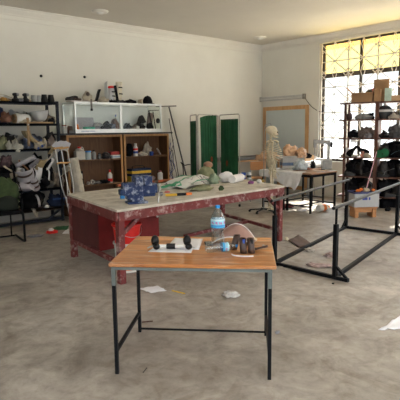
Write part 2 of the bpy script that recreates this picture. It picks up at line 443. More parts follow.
# ------------------------------------------------------------ camera and light
cam = bpy.data.cameras.new('camera'); co = bpy.data.objects.new('camera', cam); C.objects.link(co)
cam.sensor_width = 36; cam.lens = FPX/400*36; cam.clip_start = .05; cam.clip_end = 200
co.matrix_world = Matrix(((c_r.x, c_u.x, -c_f.x, 0), (c_r.y, c_u.y, -c_f.y, 0), (c_r.z, c_u.z, -c_f.z, EYE), (0, 0, 0, 1)))
bpy.context.scene.camera = co
w = bpy.data.worlds.new('world'); bpy.context.scene.world = w; w.use_nodes = True
bg = w.node_tree.nodes['Background']; bg.inputs[0].default_value = (.90, .955, 1.0, 1); 
_nt = w.node_tree; _tc = _nt.nodes.new('ShaderNodeTexCoord'); _sp = _nt.nodes.new('ShaderNodeSeparateXYZ'); _mr = _nt.nodes.new('ShaderNodeMapRange')
_nt.links.new(_tc.outputs['Generated'], _sp.inputs[0]); _nt.links.new(_sp.outputs[2], _mr.inputs['Value'])
_mr.inputs['From Min'].default_value = .16; _mr.inputs['From Max'].default_value = .42; _mr.inputs['To Min'].default_value = 1.5; _mr.inputs['To Max'].default_value = 8.0
_nt.links.new(_mr.outputs[0], bg.inputs[1])
sun = bpy.data.lights.new('sun', 'SUN'); so = bpy.data.objects.new('sun', sun); C.objects.link(so)
sun.energy = 20; sun.angle = math.radians(.6); sun.color = (1, .93, .82)
sd = Vector((-math.cos(math.radians(44))*.995, -.1*math.cos(math.radians(44)), -math.sin(math.radians(44))))
so.rotation_euler = sd.to_track_quat('-Z', 'Y').to_euler()
def portal(loc, rot, sx, sy):
    l = bpy.data.lights.new('portal', 'AREA'); l.shape = 'RECTANGLE'; l.size = sx; l.size_y = sy; l.cycles.is_portal = True
    o = bpy.data.objects.new('portal', l); C.objects.link(o); o.location = loc; o.rotation_euler = rot
portal((X1+.22, (WIN_Y0+WIN_Y1)/2, (WZ0+WZ1)/2), (0, PI/2, 0), WZ1-WZ0, WIN_Y1-WIN_Y0)
portal((X1+.22, -.5, (WZ0+WZ1)/2), (0, PI/2, 0), WZ1-WZ0, 4.2)
portal((X0-.22, -1.2, (WZ0+3.6)/2), (0, -PI/2, 0), 3.6-WZ0, 4.8)
portal((.25, Y0-.22, (WZ0+3.6)/2), (PI/2, 0, 0), 4.9, 3.6-WZ0)
portal((6.3, Y0-.22, (WZ0+3.6)/2), (PI/2, 0, 0), 5.8, 3.6-WZ0)
S = bpy.context.scene
S.view_settings.view_transform = 'Standard'; S.view_settings.look = 'None'; S.view_settings.gamma = 1
S.view_settings.exposure = 0.56; S.view_settings.use_curve_mapping = False
S.cycles.max_bounces = 8; S.cycles.diffuse_bounces = 5; S.cycles.transparent_max_bounces = 16; S.cycles.use_denoising = True
S.cycles.sample_clamp_indirect = 6
# ============================================================ generators
def lumpmesh(size, seed=0, amp=.3, freq=1.8, sub=3, flat=.18, fine=.0):
    bm = bmesh.new(); bmesh.ops.create_icosphere(bm, subdivisions=sub, radius=1.0)
    off = Vector((seed*3.7, seed*1.3, -seed*2.1)); mb = MB()
    for v in bm.verts:
        p = v.co.copy(); n = noise.fractal(p*freq+off, .8, 2.0, 4)
        k = 1+amp*n
        if fine: k += fine*.5*abs(noise.noise(p*freq*4+off))
        rg = 1-abs(noise.noise(Vector((p.x*2.2, p.y*1.4, p.z*3.2))*freq*.8+off*1.7)); k += .28*amp*(rg**3-.5)
        p = p*k
        if p.z < -1+flat*2: p.z = -1+flat*2
        v.co = p
    zmin = min(v.co.z for v in bm.verts); xs_ = [v.co.x for v in bm.verts]; ys_ = [v.co.y for v in bm.verts]; zs_ = [v.co.z for v in bm.verts]
    sx, sy, sz = max(xs_)-min(xs_), max(ys_)-min(ys_), max(zs_)-min(zs_)
    cx, cy = (max(xs_)+min(xs_))/2, (max(ys_)+min(ys_))/2
    vs = [((v.co.x-cx)/sx*size[0], (v.co.y-cy)/sy*size[1], (v.co.z-zmin)/sz*size[2]) for v in bm.verts]
    bm.verts.index_update(); fs = [tuple(v.index for v in f.verts) for f in bm.faces]; bm.free()
    return mb.add(vs, fs)
def lump(name, label, cat, mat, loc, size, rot=(0, 0, 0), seed=1, amp=.35, freq=1.8, group=None, sub=3, flat=.18, fine=0.0, parent=None):
    o = lumpmesh(size, seed, amp, freq, sub, flat, fine).build(name, mat, parent, loc, rot, smooth='all')
    if not parent: tag(o, label, cat, group)
    return o
def clothsheet(corners, zamp=.02, n=16, seed=0, edge=.12, base=.006, freq=3.0):
    """rumpled sheet between four corner points a,b,c,d; local coordinates"""
    a, b, c, d = (Vector(p) for p in corners); L = (b-a).length
    def f(u, v):
        wob = noise.noise(Vector((u*4+seed, v*4, seed)))*edge*L*.3
        p = (a*(1-u)+b*u)*(1-v) + (d*(1-u)+c*u)*v
        p = p + Vector((wob, noise.noise(Vector((u*3, v*5+seed, 4)))*edge*L*.3, 0))
        p.z += base + zamp*max(0, .35+noise.fractal(Vector((u*freq+seed, v*freq, seed*.5)), .8, 2, 3))
        return p
    return MB().surf(f, n, n)
def shell(r0, r1, h, arc, n=18, m=6, flare=0.0):
    """open cuff: arc of a cylinder around z, arc in radians"""
    def f(u, v):
        a = -arc/2+arc*u; r = r0+(r1-r0)*v+flare*(abs(v-.5)*2)**3
        e = .12*h*math.cos(a*1.5)*(v-.5)
        return Vector((r*math.cos(a), r*math.sin(a), h*v+e))
    return MB().surf(f, n, m)
def ribbon(pts, w, wd=(0, 1, 0), n=None):
    pts = [Vector(p) for p in pts]; q = []
    for i in range(len(pts)-1):
        p0 = pts[max(i-1, 0)]; p1 = pts[i]; p2 = pts[i+1]; p3 = pts[min(i+2, len(pts)-1)]
        for k in range(5):
            t = k/5; q.append(.5*((2*p1)+(p2-p0)*t+(2*p0-5*p1+4*p2-p3)*t*t+(3*p1-p0-3*p2+p3)*t**3))
    q.append(pts[-1]); wd = Vector(wd).normalized()*w/2
    return MB().surf(lambda u, v: q[round(v*(len(q)-1))] + wd*(2*u-1), 2, len(q))
def spline(pts, k=6):
    pts = [Vector(p) for p in pts]; q = []
    for i in range(len(pts)-1):
        p0 = pts[max(i-1, 0)]; p1 = pts[i]; p2 = pts[i+1]; p3 = pts[min(i+2, len(pts)-1)]
        for j in range(k):
            t = j/k; q.append(.5*((2*p1)+(p2-p0)*t+(2*p0-5*p1+4*p2-p3)*t*t+(3*p1-p0-3*p2+p3)*t**3))
    q.append(pts[-1]); return q
def shoe(label, loc, rz, mat, length=.27, group=None, tall=.11, name='shoe', sole=None, rot=None):
    t = thing(name, label, 'shoe', loc, rz, group, rot); L = length; W = L*.36
    def wid(s): return W*(.36+.16*math.sin(PI*min(1, s*1.1+.08)))*(1 if s < .85 else math.sqrt(max(.02, 1-((s-.85)/.16)**2)))
    def f(u, v):
        s = v; x = -L*.45+L*s; a = PI*u
        h = tall if s < .35 else tall-(tall-.05*L/.27)*min(1, (s-.35)/.4)
        if s > .8: h *= math.sqrt(max(.03, 1-((s-.8)/.21)**2))
        if s < .06: h *= .9
        w = wid(s); ww = w*(1 if math.sin(a) < .5 else 1)
        return Vector((x, w*math.cos(a), .018+h*math.sin(a)**.6))
    m_ = MB().surf(f, 13, 14); n0 = 13
    m_.f.append(tuple(range(0, 13))); m_.f.append(tuple(13*13+k for k in range(13)))
    m_.build('upper', mat, t, smooth='all')
    pts = []
    for i in range(12): s = i/11; pts.append((-L*.46+L*1.0*s, -wid(s)*1.05))
    for i in range(11, -1, -1): s = i/11; pts.append((-L*.46+L*1.0*s, wid(s)*1.05))
    MB().prism(pts, 0, .02).build('sole', sole or BLACK, t)
    MB().lathe([(.001, 0), (W*.27, 0), (W*.3, .006), (.001, .006)], 12, (-L*.25, 0, .018+tall-.004)).build('opening', BLACK, t)
    return t
def jar(label, loc, h, r, body, lid, cat='jar', name='jar', group=None, neck=.5, lidh=None):
    t = thing(name, label, cat, loc, 0, group); lh = lidh or h*.14
    MB().lathe([(.001, 0), (r, 0), (r*1.0, h*.05), (r, h*.7), (r*neck, h*.86), (r*neck, h*.88), (.001, h*.88)], 16, closed=False).build('body', body, t, smooth=True)
    MB().lathe([(.001, h*.88), (r*neck*1.12, h*.88), (r*neck*1.12, h*.88+lh), (.001, h*.88+lh)], 14, closed=False).build('cap', lid, t, smooth=True)
    return t
def jug(label, loc, w, d, h, body, lid, rz=0, group=None):
    t = thing('plastic_jug', label, 'jug', loc, rz, group)
    m_ = MB().box((w, d, h*.66), (0, 0, h*.33)); m_.lathe([(w*.48, 0), (w*.40, h*.12), (w*.2, h*.22), (.12*w, h*.24)], 12, (0, 0, h*.64))
    m_.build('body', body, t, bevel=.015)
    MB().tube(spline([(w*.12, 0, h*.86), (w*.3, 0, h*.92), (w*.44, 0, h*.8), (w*.46, 0, h*.6)]), w*.07, 8).build('handle', body, t, smooth='all')
    MB().lathe([(.13*w+.008, 0), (.13*w+.008, h*.1)], 12, (0, 0, h*.86)).build('cap', lid, t)
    return t
def carton(label, loc, rz, s, mat, name='cardboard_box', cat='box', open_=0, group=None, band=None):
    t = thing(name, label, cat, loc, rz, group); w, d, h = s; th = .006
    m_ = MB()
    if open_:
        m_.box((w, d, th), (0, 0, th/2))
        for sx in (-1, 1): m_.box((th, d, h), (sx*(w-th)/2, 0, h/2)); m_.box((w, th, h), (0, sx*(d-th)/2, h/2))
        m_.build('body', mat, t)
        for i, (px_, py_, sx, sy, ax) in enumerate(((-1, 0, th, d, 'y'), (1, 0, th, d, 'y'), (0, -1, w, th, 'x'), (0, 1, w, th, 'x'))):
            fl = MB(); L = (.20, .10, .13, .13)[i]; a = (.75, 1.2, -.12, -.5)[i]*open_
            if ax == 'y': fl.box((L, sy, th), (px_*L/2, 0, 0)); rot = (0, -px_*a, 0)
            else: fl.box((sx, L, th), (0, py_*L/2, 0)); rot = (py_*a, 0, 0)
            fl.build('flap', CARD, t, (px_*w/2, py_*d/2, h), rot)
    else:
        m_.box((w, d, h), (0, 0, h/2)).build('body', mat, t, bevel=.004)
        if band: MB().box((w*1.004, d*1.004, h*.3), (0, 0, h*.45)).build('label_band', band, t)
    return t

# ============================================================ front table
TH = math.radians(-46.5); TZ = .785
tu = Vector((math.cos(TH), math.sin(TH), 0)); tv = Vector((-tu.y, tu.x, 0)); TC = Vector((2.2485, 2.664, 0))
t = thing('work_table', 'small table of varnished orange boards on thin black steel legs, alone in front', 'table', TC, TH)
MB().box((1.11, .85, .026), (.005, .055, TZ-.013)).build('tabletop', TABLEWOOD, t, bevel=.006)
for sx in (-1, 1):
    for sy in (-1, 1):
        z1 = TZ-.03
        leg = MB().b2((sx*.52-.012, sy*.355-.012, 0), (sx*.52+.012, sy*.355+.012, z1)).build('leg', STEELBLK, t)
        if sy < 0: MB().b2((sx*.52-.0132, sy*.355-.0132, z1-.125), (sx*.52+.0132, sy*.355+.0132, z1)).build('primed_top', GREYPAINT, leg)
    MB().bar((sx*.52, -.35, .165), (sx*.52, .35, .165), .022).build('side_rail', STEELBLK, t)
m_ = MB()
for sy in (-1, 1): m_.b2((-.53, sy*.355-.012, TZ-.046), (.53, sy*.355+.012, TZ-.027))
for sx in (-1, 1): m_.b2((sx*.52-.012, -.355, TZ-.046), (sx*.52+.012, .355, TZ-.027))
m_.build('apron', GREYPAINT, t)
MB().bar((-.51, .355, .028), (.51, .355, .028), .013).build('stretcher', STEELBLK, t)

# items on the front table
def sheet(label, pxs, z, mat=PAPER, name='paper_sheet', amp=.0, th=.0015, seed=1, cat='paper'):
    P_ = [PG(x, y, z) for x, y in pxs]; c = sum(P_, Vector())/4; L = [p-c for p in P_]
    o = clothsheet([(q.x, q.y, 0) for q in L], amp, 9, seed, edge=.0 if not amp else .1, base=.0012).build(name, mat, None, (c.x, c.y, z+.0005), smooth='all', solid=th)
    return tag(o, label, cat)
sheet('white paper sheet lying under the black headed bar on the table', ((148, 252), (191, 253), (194, 247), (156, 246)), TZ, seed=3)
sheet('white paper sheet lying under the far end of the bar, turned askew', ((166, 248), (199, 250), (203, 239), (175, 238)), TZ+.002, seed=5)
ha, hb = PG(155, 250, TZ), PG(187, 250, TZ)
mid = (ha+hb)/2; dirh = (hb-ha); Lh = dirh.length; ang = math.atan2(dirh.y, dirh.x)
t = thing('hand_grip_bar', 'short white bar with black round heads and a black sleeve lying on paper', 'exercise grip', (mid.x, mid.y, TZ+.003), ang)
MB().tube([(-Lh*.42, 0, .026), (Lh*.42, 0, .026)], .014, 14).build('bar', WHITEPL, t, smooth=True)
MB().tube([(-.032, 0, .026), (.032, 0, .026)], .021, 14).build('sleeve', BLACK, t, smooth=True)
for s in (-1, 1):
    h_ = MB().ball((.03, .036, .040), (s*Lh*.5, .014, .066)).ball((.026, .026, .024), (s*Lh*.5+.014, -.02, .028)).build('head', BLACK, t, smooth='all')
    MB().lathe([(.001, -.006), (.024, -.006), (.026, 0), (.018, .006), (.001, .006)], 14, (s*Lh*.5+s*.012, .045, .04), (0, PI/2, 0), closed=False).build('washer', CHROME, h_, smooth=True)
    MB().tube([(s*Lh*.5, .03, .03), (s*Lh*.5+.055*s, .0, .012)], .006, 8).build('bolt', CHROME, h_, smooth='all')
def pet_bottle(label, loc, H, r, rot=(0, 0, 0), water=0.0):
    t = thing('water_bottle', label, 'bottle', loc, 0, None, rot)
    pr = [(.001, .006), (r*.7, 0), (r*.95, H*.03), (r, H*.08), (r*.97, H*.2), (r*.9, H*.27), (r*.86, H*.36), (r*.95, H*.45), (r, H*.5), (r, H*.7), (r*.88, H*.77), (r*.55, H*.87), (r*.27, H*.92), (r*.26, H*.955)]
    MB().lathe(pr, 24, closed=False).build('bottle_body', PET, t, smooth=True)
    MB().lathe([(r*1.02, H*.5), (r*1.02, H*.7)], 24, closed=False).build('label', LABELMAT, t, smooth=True)
    MB().lathe([(.001, H*.94), (r*.34, H*.94), (r*.33, H), (.001, H)], 16, closed=False).build('cap', CYAN, t, smooth=True)
    return t
def label_mat():
    m, nt, b = newmat('bottle_label'); tc = nt.nodes.new('ShaderNodeTexCoord'); sp = nt.nodes.new('ShaderNodeSeparateXYZ')
    nt.links.new(tc.outputs['Generated'], sp.inputs[0])
    c = ramp(nt, sp.outputs[2], [(0, (.03, .22, .6)), (.12, (.05, .45, .75)), (.3, (.03, .18, .6)), (.36, (.2, .6, .8)), (.75, (.3, .68, .85)), (.9, (.6, .82, .9))])
    v = objcoord(nt, (60, 60, 14)); f = noise_node(nt, v, 2.2, 2)
    z = ramp(nt, sp.outputs[2], [(.4, (0, 0, 0)), (.45, (1, 1, 1)), (.68, (1, 1, 1)), (.73, (0, 0, 0))])
    k = ramp(nt, f, [(.5, (0, 0, 0)), (.54, (1, 1, 1))])
    c = mixc(nt, mixc(nt, 1.0, z, k, 'MULTIPLY'), c, (.55, .12, .4))
    nt.links.new(c, b.inputs['Base Color']); b.inputs['Roughness'].default_value = .35; return m
LABELMAT = label_mat()
p = PG(218, 248.5, TZ); pet_bottle('tall clear water bottle standing upright with blue cap and blue label', (p.x, p.y, TZ), .325, .052)
p0, p1 = PG(206, 253, TZ), PG(236, 250.5, TZ); d_ = p1-p0; a_ = math.atan2(d_.y, d_.x)
pet_bottle('small empty water bottle lying on its side on the table', (p0.x, p0.y, TZ+.034), d_.length+.01, .033, (0, PI/2, a_))
p = PG(208.5, 244.5, TZ)
t = thing('mobile_phone', 'black slab like phone lying beside the upright bottle', 'phone', (p.x, p.y, TZ), TH+.2)
MB().box((.055, .10, .014), (0, 0, .007)).build('casing', BLACK, t, bevel=.004)
MB().box((.048, .088, .001), (0, 0, .0147)).build('screen', M('dark_glass', (.01, .01, .012), .12), t)
# leather brace pieces
p = PG(236, 243, TZ)
t = thing('leather_corset', 'mauve leather splint sheet curving upward with a pale rim', 'splint', (p.x, p.y, TZ), TH+.1)
def lf(u, v):
    x = -.19+.30*u+.05*v; z = .010+(.055+.075*v)*math.sin(PI*min(1, u*1.02+.0))**.8
    return Vector((x, -.05+.12*v-.04*u, z))
MB().surf(lf, 18, 6).build('leather_sheet', MAUVE, t, smooth='all', solid=.005)
MB().tube([lf(i/20, -.02) for i in range(21)], .0045, 6).build('rim', WHITECLOTH, t, smooth='all')
MB().tube([lf(i/20, 1.02) for i in range(21)], .0045, 6).build('rim', WHITECLOTH, t, smooth='all')
p = PG(250, 241.5, TZ)
lump('fleece_strip', 'cream fleece strap bunched behind the brown leather rolls', 'strap', M('cream_fleece', (.66, .55, .38), .9, bmp=.5), (p.x, p.y, TZ), (.12, .05, .04), (0, 0, TH-.3), 4, .5, fine=.3)
lab = ('dark brown leather roll beside the small bottle cap, leaning', 'dark brown leather roll standing between the two others', 'dark brown leather roll standing nearest the flat leather flap')
for k, (px, py, lean) in enumerate(((233.5, 250, .25), (243.5, 253.5, -.08), (251.5, 253.5, -.1))):
    p = PG(px, py, TZ); t = thing('leather_roll', lab[k], 'leather roll', (p.x, p.y, TZ+.004), 0, None, (0, 0, TH))
    def rf(u, v, lean=lean):
        a = 2*PI*1.15*u; r = .021+.004*u; return Vector((r*math.cos(a)+lean*v*.10, r*math.sin(a)+.02*v, .104*v))
    MB().surf(rf, 26, 4).build('leather_wrap', BROWNLEATHER, t, smooth='all', solid=.003)
    if k: MB().surf(lambda u, v: Vector((.012*math.cos(2*PI*u), .012*math.sin(2*PI*u)+.001, .004+.097*v)), 14, 2).build('lining', BLUE if k == 1 else BLACK, t, smooth='all')
p = PG(249, 255.5, TZ)
o = MB().tube(spline([(-.12, .015, .004), (-.10, -.02, .004), (-.03, -.04, .004), (.03, -.03, .004)]), .005, 6).build('lacing_cord', WHITECLOTH, None, (p.x, p.y, TZ), (0, 0, TH), smooth='all')
tag(o, 'white cord looping in front of the leather rolls', 'cord')
p = PG(257, 250.5, TZ)
t = thing('leather_flap', 'flat curled brown leather flap at the end of the rolls', 'leather piece', (p.x, p.y, TZ), TH-.1)
t.scale = (1.3, 1.5, 1.2)
MB().surf(lambda u, v: Vector((-.05+.11*u, -.03+.06*v*(1-.4*u), .006+.045*u*u*(1-.4*u)+.008*math.sin(6*v))), 10, 8).build('leather_piece', BROWNLEATHER, t, smooth='all', solid=.005)
MB().ball((.008, .008, .004), (.035, 0, .034)).build('stud', CHROME, t, smooth='all')

# ============================================================ red work bench
BZ = .84
BC = [(2.65, 4.42), (5.62, 4.62), (6.0, 6.4), (2.9, 6.1)]; FT = [(2.74, 4.52), (5.60, 4.70), (5.97, 6.33), (2.90, 5.97)]
t = thing('work_bench', 'large maroon steel workbench with a plaster covered top', 'workbench', (4.3, 5.4, 0))
O = Vector((4.3, 5.4, 0))
def rel(p, z): return (p[0]-4.3, p[1]-5.4, z)
MB().prism([(x-4.3, y-5.4) for x, y in BC], BZ-.028, BZ).build('top_board', BENCHTOP, t, bevel=.004)
m_ = MB()
for i in range(4):
    a, b = BC[i], BC[(i+1) % 4]; cx, cy = 4.32, 5.4
    sh = lambda p: (p[0]+(cx-p[0])*.012, p[1]+(cy-p[1])*.02)
    m_.bar(rel(sh(a), BZ-.078), rel(sh(b), BZ-.078), .05, .1)
m_.build('apron', MAROON, t)
for i, f in enumerate(FT):
    MB().b2((f[0]-4.3-.036, f[1]-5.4-.036, 0), (f[0]-4.3+.036, f[1]-5.4+.036, BZ-.03)).build('leg', MAROON, t)
RZ = .185
MB().bar(rel(FT[0], .22), rel(FT[3], .22), .045).build('side_rail', MAROON, t)
MB().bar(rel(FT[1], RZ-.02), rel(FT[2], RZ-.02), .045).build('side_rail', MAROON, t)
mr = ((FT[1][0]+FT[2][0])/2, (FT[1][1]+FT[2][1])/2)
MB().bar(rel((4.3, 5.35), RZ-.02), rel(mr, RZ-.02), .045).build('middle_rail', MAROON, t)
MB().bar(rel((FT[1][0]-.04, FT[1][1]), .50), rel((FT[1][0]-.33, FT[1][1]-.02), BZ-.11), .04).build('brace', MAROON, t)
MB().bar(rel((FT[0][0]+.03, FT[0][1]), .55), rel((FT[0][0]+.28, FT[0][1]+.015), BZ-.11), .04).build('brace', MAROON, t)
# cupboard box hung under the top at the far end
MB().b2((-1.425, -.13, .22), (-1.405, .55, BZ-.12)).build('end_panel', DKPANEL, t)
MB().b2((-1.405, -.13, .20), (-.50, -.11, BZ-.12)).build('front_panel', REDPANEL, t)
MB().b2((-.52, -.11, .20), (-.50, .55, BZ-.12)).build('end_panel', REDPANEL, t)
MB().b2((-1.405, -.11, .24), (-.52, .55, .26)).build('shelf_board', DKPANEL, t)

# buckets
p = PG(128, 270, 0)
t = thing('paint_bucket', 'white paint bucket with an orange band, under the red bucket', 'bucket', (p.x, p.y, 0))
MB().lathe([(.001, 0), (.135, 0), (.155, .33), (.168, .335), (.168, .355), (.16, .355), (.15, .33), (.13, .02), (.001, .02)], 28, closed=False).build('pail', WHITEPL, t, smooth=True)
MB().lathe([(.138, .03), (.1445, .13)], 28, closed=False).build('label_band', ORANGE, t, smooth=True)
t = thing('plastic_bucket', 'bright red plastic bucket standing in the white one by the bench leg', 'bucket', (p.x, p.y, .05))
MB().lathe([(.001, 0), (.11, 0), (.165, .5), (.18, .505), (.18, .525), (.168, .525), (.158, .5), (.104, .02), (.001, .02)], 32, closed=False).build('pail', RED, t, smooth=True)
MB().tube([(.178*math.cos(a), .178*math.sin(a)*.95, .50-.1*math.sin(a)*0-.12*abs(math.sin(a))) for a in [PI*i/14+PI for i in range(15)]], .004, 6).build('handle', CHROME, t, smooth='all')

# bench vise
p = PG(139, 203.5, BZ)
t = thing('bench_vise', 'heavy blue bench vise splashed with plaster at the bench corner', 'vise', (p.x, p.y+.05, BZ), -.35)
t.scale = (1.18, 1.18, 1.12)
MB().box((.20, .15, .025), (0, 0, .0125)).box((.12, .11, .07), (0, 0, .06)).build('base', BLUEPAINT, t, bevel=.008)
MB().box((.19, .13, .13), (-.04, 0, .15)).box((.08, .17, .09), (.015, 0, .235)).prism([(-.10, -.05), (.06, -.06), (.06, .06), (-.10, .05)], .04, .12).build('fixed_jaw', BLUEPAINT, t, bevel=.012)
MB().box((.08, .17, .10), (.105, 0, .23)).box((.15, .11, .10), (.125, 0, .15)).tube([(.03, 0, .085), (.19, 0, .085)], .025, 10).build('sliding_jaw', BLUEPAINT, t, bevel=.012)
MB().box((.07, .1, .06), (-.13, 0, .12)).box((.06, .09, .03), (-.10, 0, .2)).build('anvil', BLUEPAINT, t, bevel=.008)
MB().tube([(.19, 0, .13), (.245, 0, .13)], .03, 14).build('screw_head', CHROME, t, smooth=True)
MB().tube([(.225, -.03, .18), (.225-.04, -.075, -.14)], .008, 8).ball(.013, (.225, -.03, .18)).ball(.013, (.185, -.075, -.14)).build('handle', CHROME, t, smooth='all')
p = PG(122.5, 198.5, BZ)
t = thing('bottle_cap_lid', 'small bright blue screw lid lying beside the vise', 'lid', (p.x, p.y, BZ))
MB().lathe([(.03, 0), (.03, .03), (.024, .04), (.001, .04)], 16, closed=True).build('lid', CYAN, t, smooth=True)

# things lying on the bench
def line_thing(name, label, cat, a, b, w, h, mat, z=BZ):
    pa, pb = PG(*a, z), PG(*b, z); c = (pa+pb)/2; d = pb-pa
    o = MB().box((d.length, w, h), (0, 0, h/2)).build(name, mat, None, (c.x, c.y, z), (0, 0, math.atan2(d.y, d.x)), bevel=.003)
    return tag(o, label, cat)
line_thing('orange_lath', 'long flat orange bar lying along the far edge of the bench', 'bar', (117, 186.5), (173, 180.5), .05, .03, splat('orange_worn_steel', (.62, .16, .05), (.1, .08, .07), .5, .62, 8))
pa, pb = PG(165.5, 196.5, BZ), PG(192, 195, BZ); d = pb-pa; c = (pa+pb)/2
t = thing('hand_saw', 'yellow and black handled tool with orange tip near the bench edge', 'tool', (c.x, c.y, BZ), math.atan2(d.y, d.x))
L = d.length
MB().box((L*.42, .035, .03), (-L*.29, 0, .017)).build('handle', YELLOW, t, bevel=.006)
MB().box((L*.34, .045, .034), (L*.09, 0, .018)).build('body', BLACK, t, bevel=.006)
MB().box((L*.24, .055, .03), (L*.37, .01, .018), (0, 0, .3)).build('tip', ORANGE, t, bevel=.006)
p = PG(163.5, 195.5, BZ); lump('plaster_clod', 'small grey lump of dried plaster beside the yellow tool', 'plaster lump', GREYCLOTH, (p.x-.03, p.y+.02, BZ), (.07, .06, .05), seed=3)
p = PG(168, 193, BZ); lump('pink_rag_scrap', 'little pink scrap behind the yellow tool', 'scrap', M('pinkish_scrap', (.5, .15, .14), .8), (p.x, p.y+.02, BZ), (.10, .05, .03), seed=5)
# printed plastic sack with green straps
def sack_mat():
    m, nt, b = newmat('printed_sack'); v = objcoord(nt); f = noise_node(nt, v, 8, 2, .5, .3); g_ = noise_node(nt, v, 1.6, 2)
    k = ramp(nt, f, [(.555, (0, 0, 0)), (.575, (1, 1, 1)), (.61, (1, 1, 1)), (.63, (0, 0, 0))]); k2 = ramp(nt, g_, [(.44, (0, 0, 0)), (.5, (1, 1, 1))])
    nt.links.new(mixc(nt, mixc(nt, 1.0, k, k2, 'MULTIPLY'), (.68, .69, .66), (.05, .05, .09)), b.inputs['Base Color']); b.inputs['Roughness'].default_value = .45; return m
SACK = sack_mat()
P4 = [PG(x, y, BZ) for x, y in ((157, 190), (197, 189), (226, 178), (178, 180))]; c = sum(P4, Vector())/4; L4 = [q-c for q in P4]
t = thing('plastic_sack', 'white printed plastic sack with green straps spread over the bench', 'sack', (c.x, c.y, BZ))
def sackf(u, v):
    a, b_, c_, d_ = L4; q = (a*(1-u)+b_*u)*(1-v)+(d_*(1-u)+c_*u)*v
    q.z = .008 + .055*max(0, .25+noise.fractal(Vector((u*2.6+3, v*2.6, 1)), .8, 2, 3)) + .10*math.sin(PI*u)*math.sin(PI*v)
    return q
MB().surf(sackf, 26, 18).build('sack_sheet', SACK, t, smooth='all', solid=.002)
for pts in ([(0, -.02), (.3, .15), (.5, .05), (.55, 0)], [(.02, .55), (.3, .5), (.5, .62), (.7, .8), (1, .9)], [(.45, .05), (.5, .4), (.62, .8), (.6, 1)], [(.75, .2), (.85, .5), (1.0, .6)]):
    q = []
    for i in range(len(pts)-1):
        for k in range(8):
            s = k/8; q.append((pts[i][0]*(1-s)+pts[i+1][0]*s, pts[i][1]*(1-s)+pts[i+1][1]*s))
    q.append(pts[-1])
    MB().surf(lambda u, v, q=q: sackf(min(1, max(0, q[round(v*(len(q)-1))][0]+(.028*(2*u-1)))), min(1, max(0, q[round(v*(len(q)-1))][1]+.055*(2*u-1))))+Vector((0, 0, .007)), 2, len(q)).build('strap', GREENTAPE, t, smooth='all', solid=.003)
p = PG(207, 180, BZ)
t = thing('wrapped_bundle', 'olive cloth bundle with a brown knob on top, at the back of the bench', 'bundle', (p.x, p.y, BZ), .2)
lumpmesh((.42, .30, .24), 8, .5, 1.7, 3).build('cloth', KHAKI, t, smooth='all'); MB().ball((.09, .075, .06), (.03, 0, .25)).build('knob', M('brown_knob', (.3, .17, .11), .6), t, (0, 0, 0), smooth='all')
p = PG(207, 191, BZ); lump('khaki_bag', 'flat khaki cloth bag with a pale strap near the bench edge', 'bag', KHAKI, (p.x, p.y+.08, BZ), (.50, .2, .09), (0, 0, .1), 12, .5, 2.2)
p = PG(217, 184, BZ); lump('gauze_heap', 'pale greenish gauze heaped between the sack and the khaki bag', 'gauze', M('pale_green_gauze', (.3, .38, .27), .9, bmp=.4), (p.x, p.y+.06, BZ), (.26, .2, .17), (0, 0, .4), 15, .6, 2.0)
p = PG(228, 182, BZ); lump('plaster_cast', 'large rounded white plaster cast on the bench', 'plaster cast', WHITECLOTH, (p.x, p.y+.05, BZ), (.26, .2, .17), (0, 0, -.4), 6, .2, 1.2)
pa, pb = PG(232, 183.5, BZ), PG(242, 181, BZ)
t = thing('plaster_bandage_roll', 'white cylinder shaped roll lying beside the plaster cast', 'roll', (pa.x, pa.y, BZ), 0)
d = pb-pa
MB().tube([(0, 0, .065), (d.x*.9, d.y*.9, .065)], .062, 18).build('roll', WHITECLOTH, t, smooth=True)
MB().tube([(d.x*.9, d.y*.9, .065), (d.x*.93, d.y*.93, .065)], .02, 12).build('core', GREYCLOTH, t, smooth=True)
for k, (px, py, s_, mt, lb) in enumerate(((254, 184, (.12, .07, .05), PURPLE, 'purple printed packet at the far edge of the bench'), (262, 183.5, (.13, .08, .06), WHITEPL, 'white packet leaning on the purple one'), (266, 182.5, (.07, .05, .045), M('mustard_wrapper', (.45, .3, .06), .5), 'small mustard packet beside the skeleton'))):
    p = PG(px, py, BZ); lump('packet', lb, 'packet', mt, (p.x, p.y+.06, BZ), s_, (0, 0, .5*k), 20+k, .25, 1.5)
for k, (px, lb, mt) in enumerate(((240.5, 'blue tin at the far edge of the bench next to the screen', BLUE), (246, 'white tin with dark band standing beside the blue tin', WHITEPL))):
    p = PG(px, 178.5, BZ); t = thing('tin_can', lb, 'tin', (p.x-.05, p.y-.12, BZ))
    MB().lathe([(.001, 0), (.04, 0), (.04, .11), (.036, .11), (.035, .1), (.001, .1)], 18, closed=False).build('can', mt, t, smooth=True)
    MB().lathe([(.0405, .03), (.0405, .07)], 18, closed=False).build('label_band', DKGREY if k else WHITEPL, t, smooth=True)
p = PG(219, 190.5, BZ); lump('khaki_pad', 'small olive pad standing on edge beside the khaki bag', 'pad', OLIVE, (p.x+.02, p.y-.02, BZ), (.09, .06, .07), seed=9)

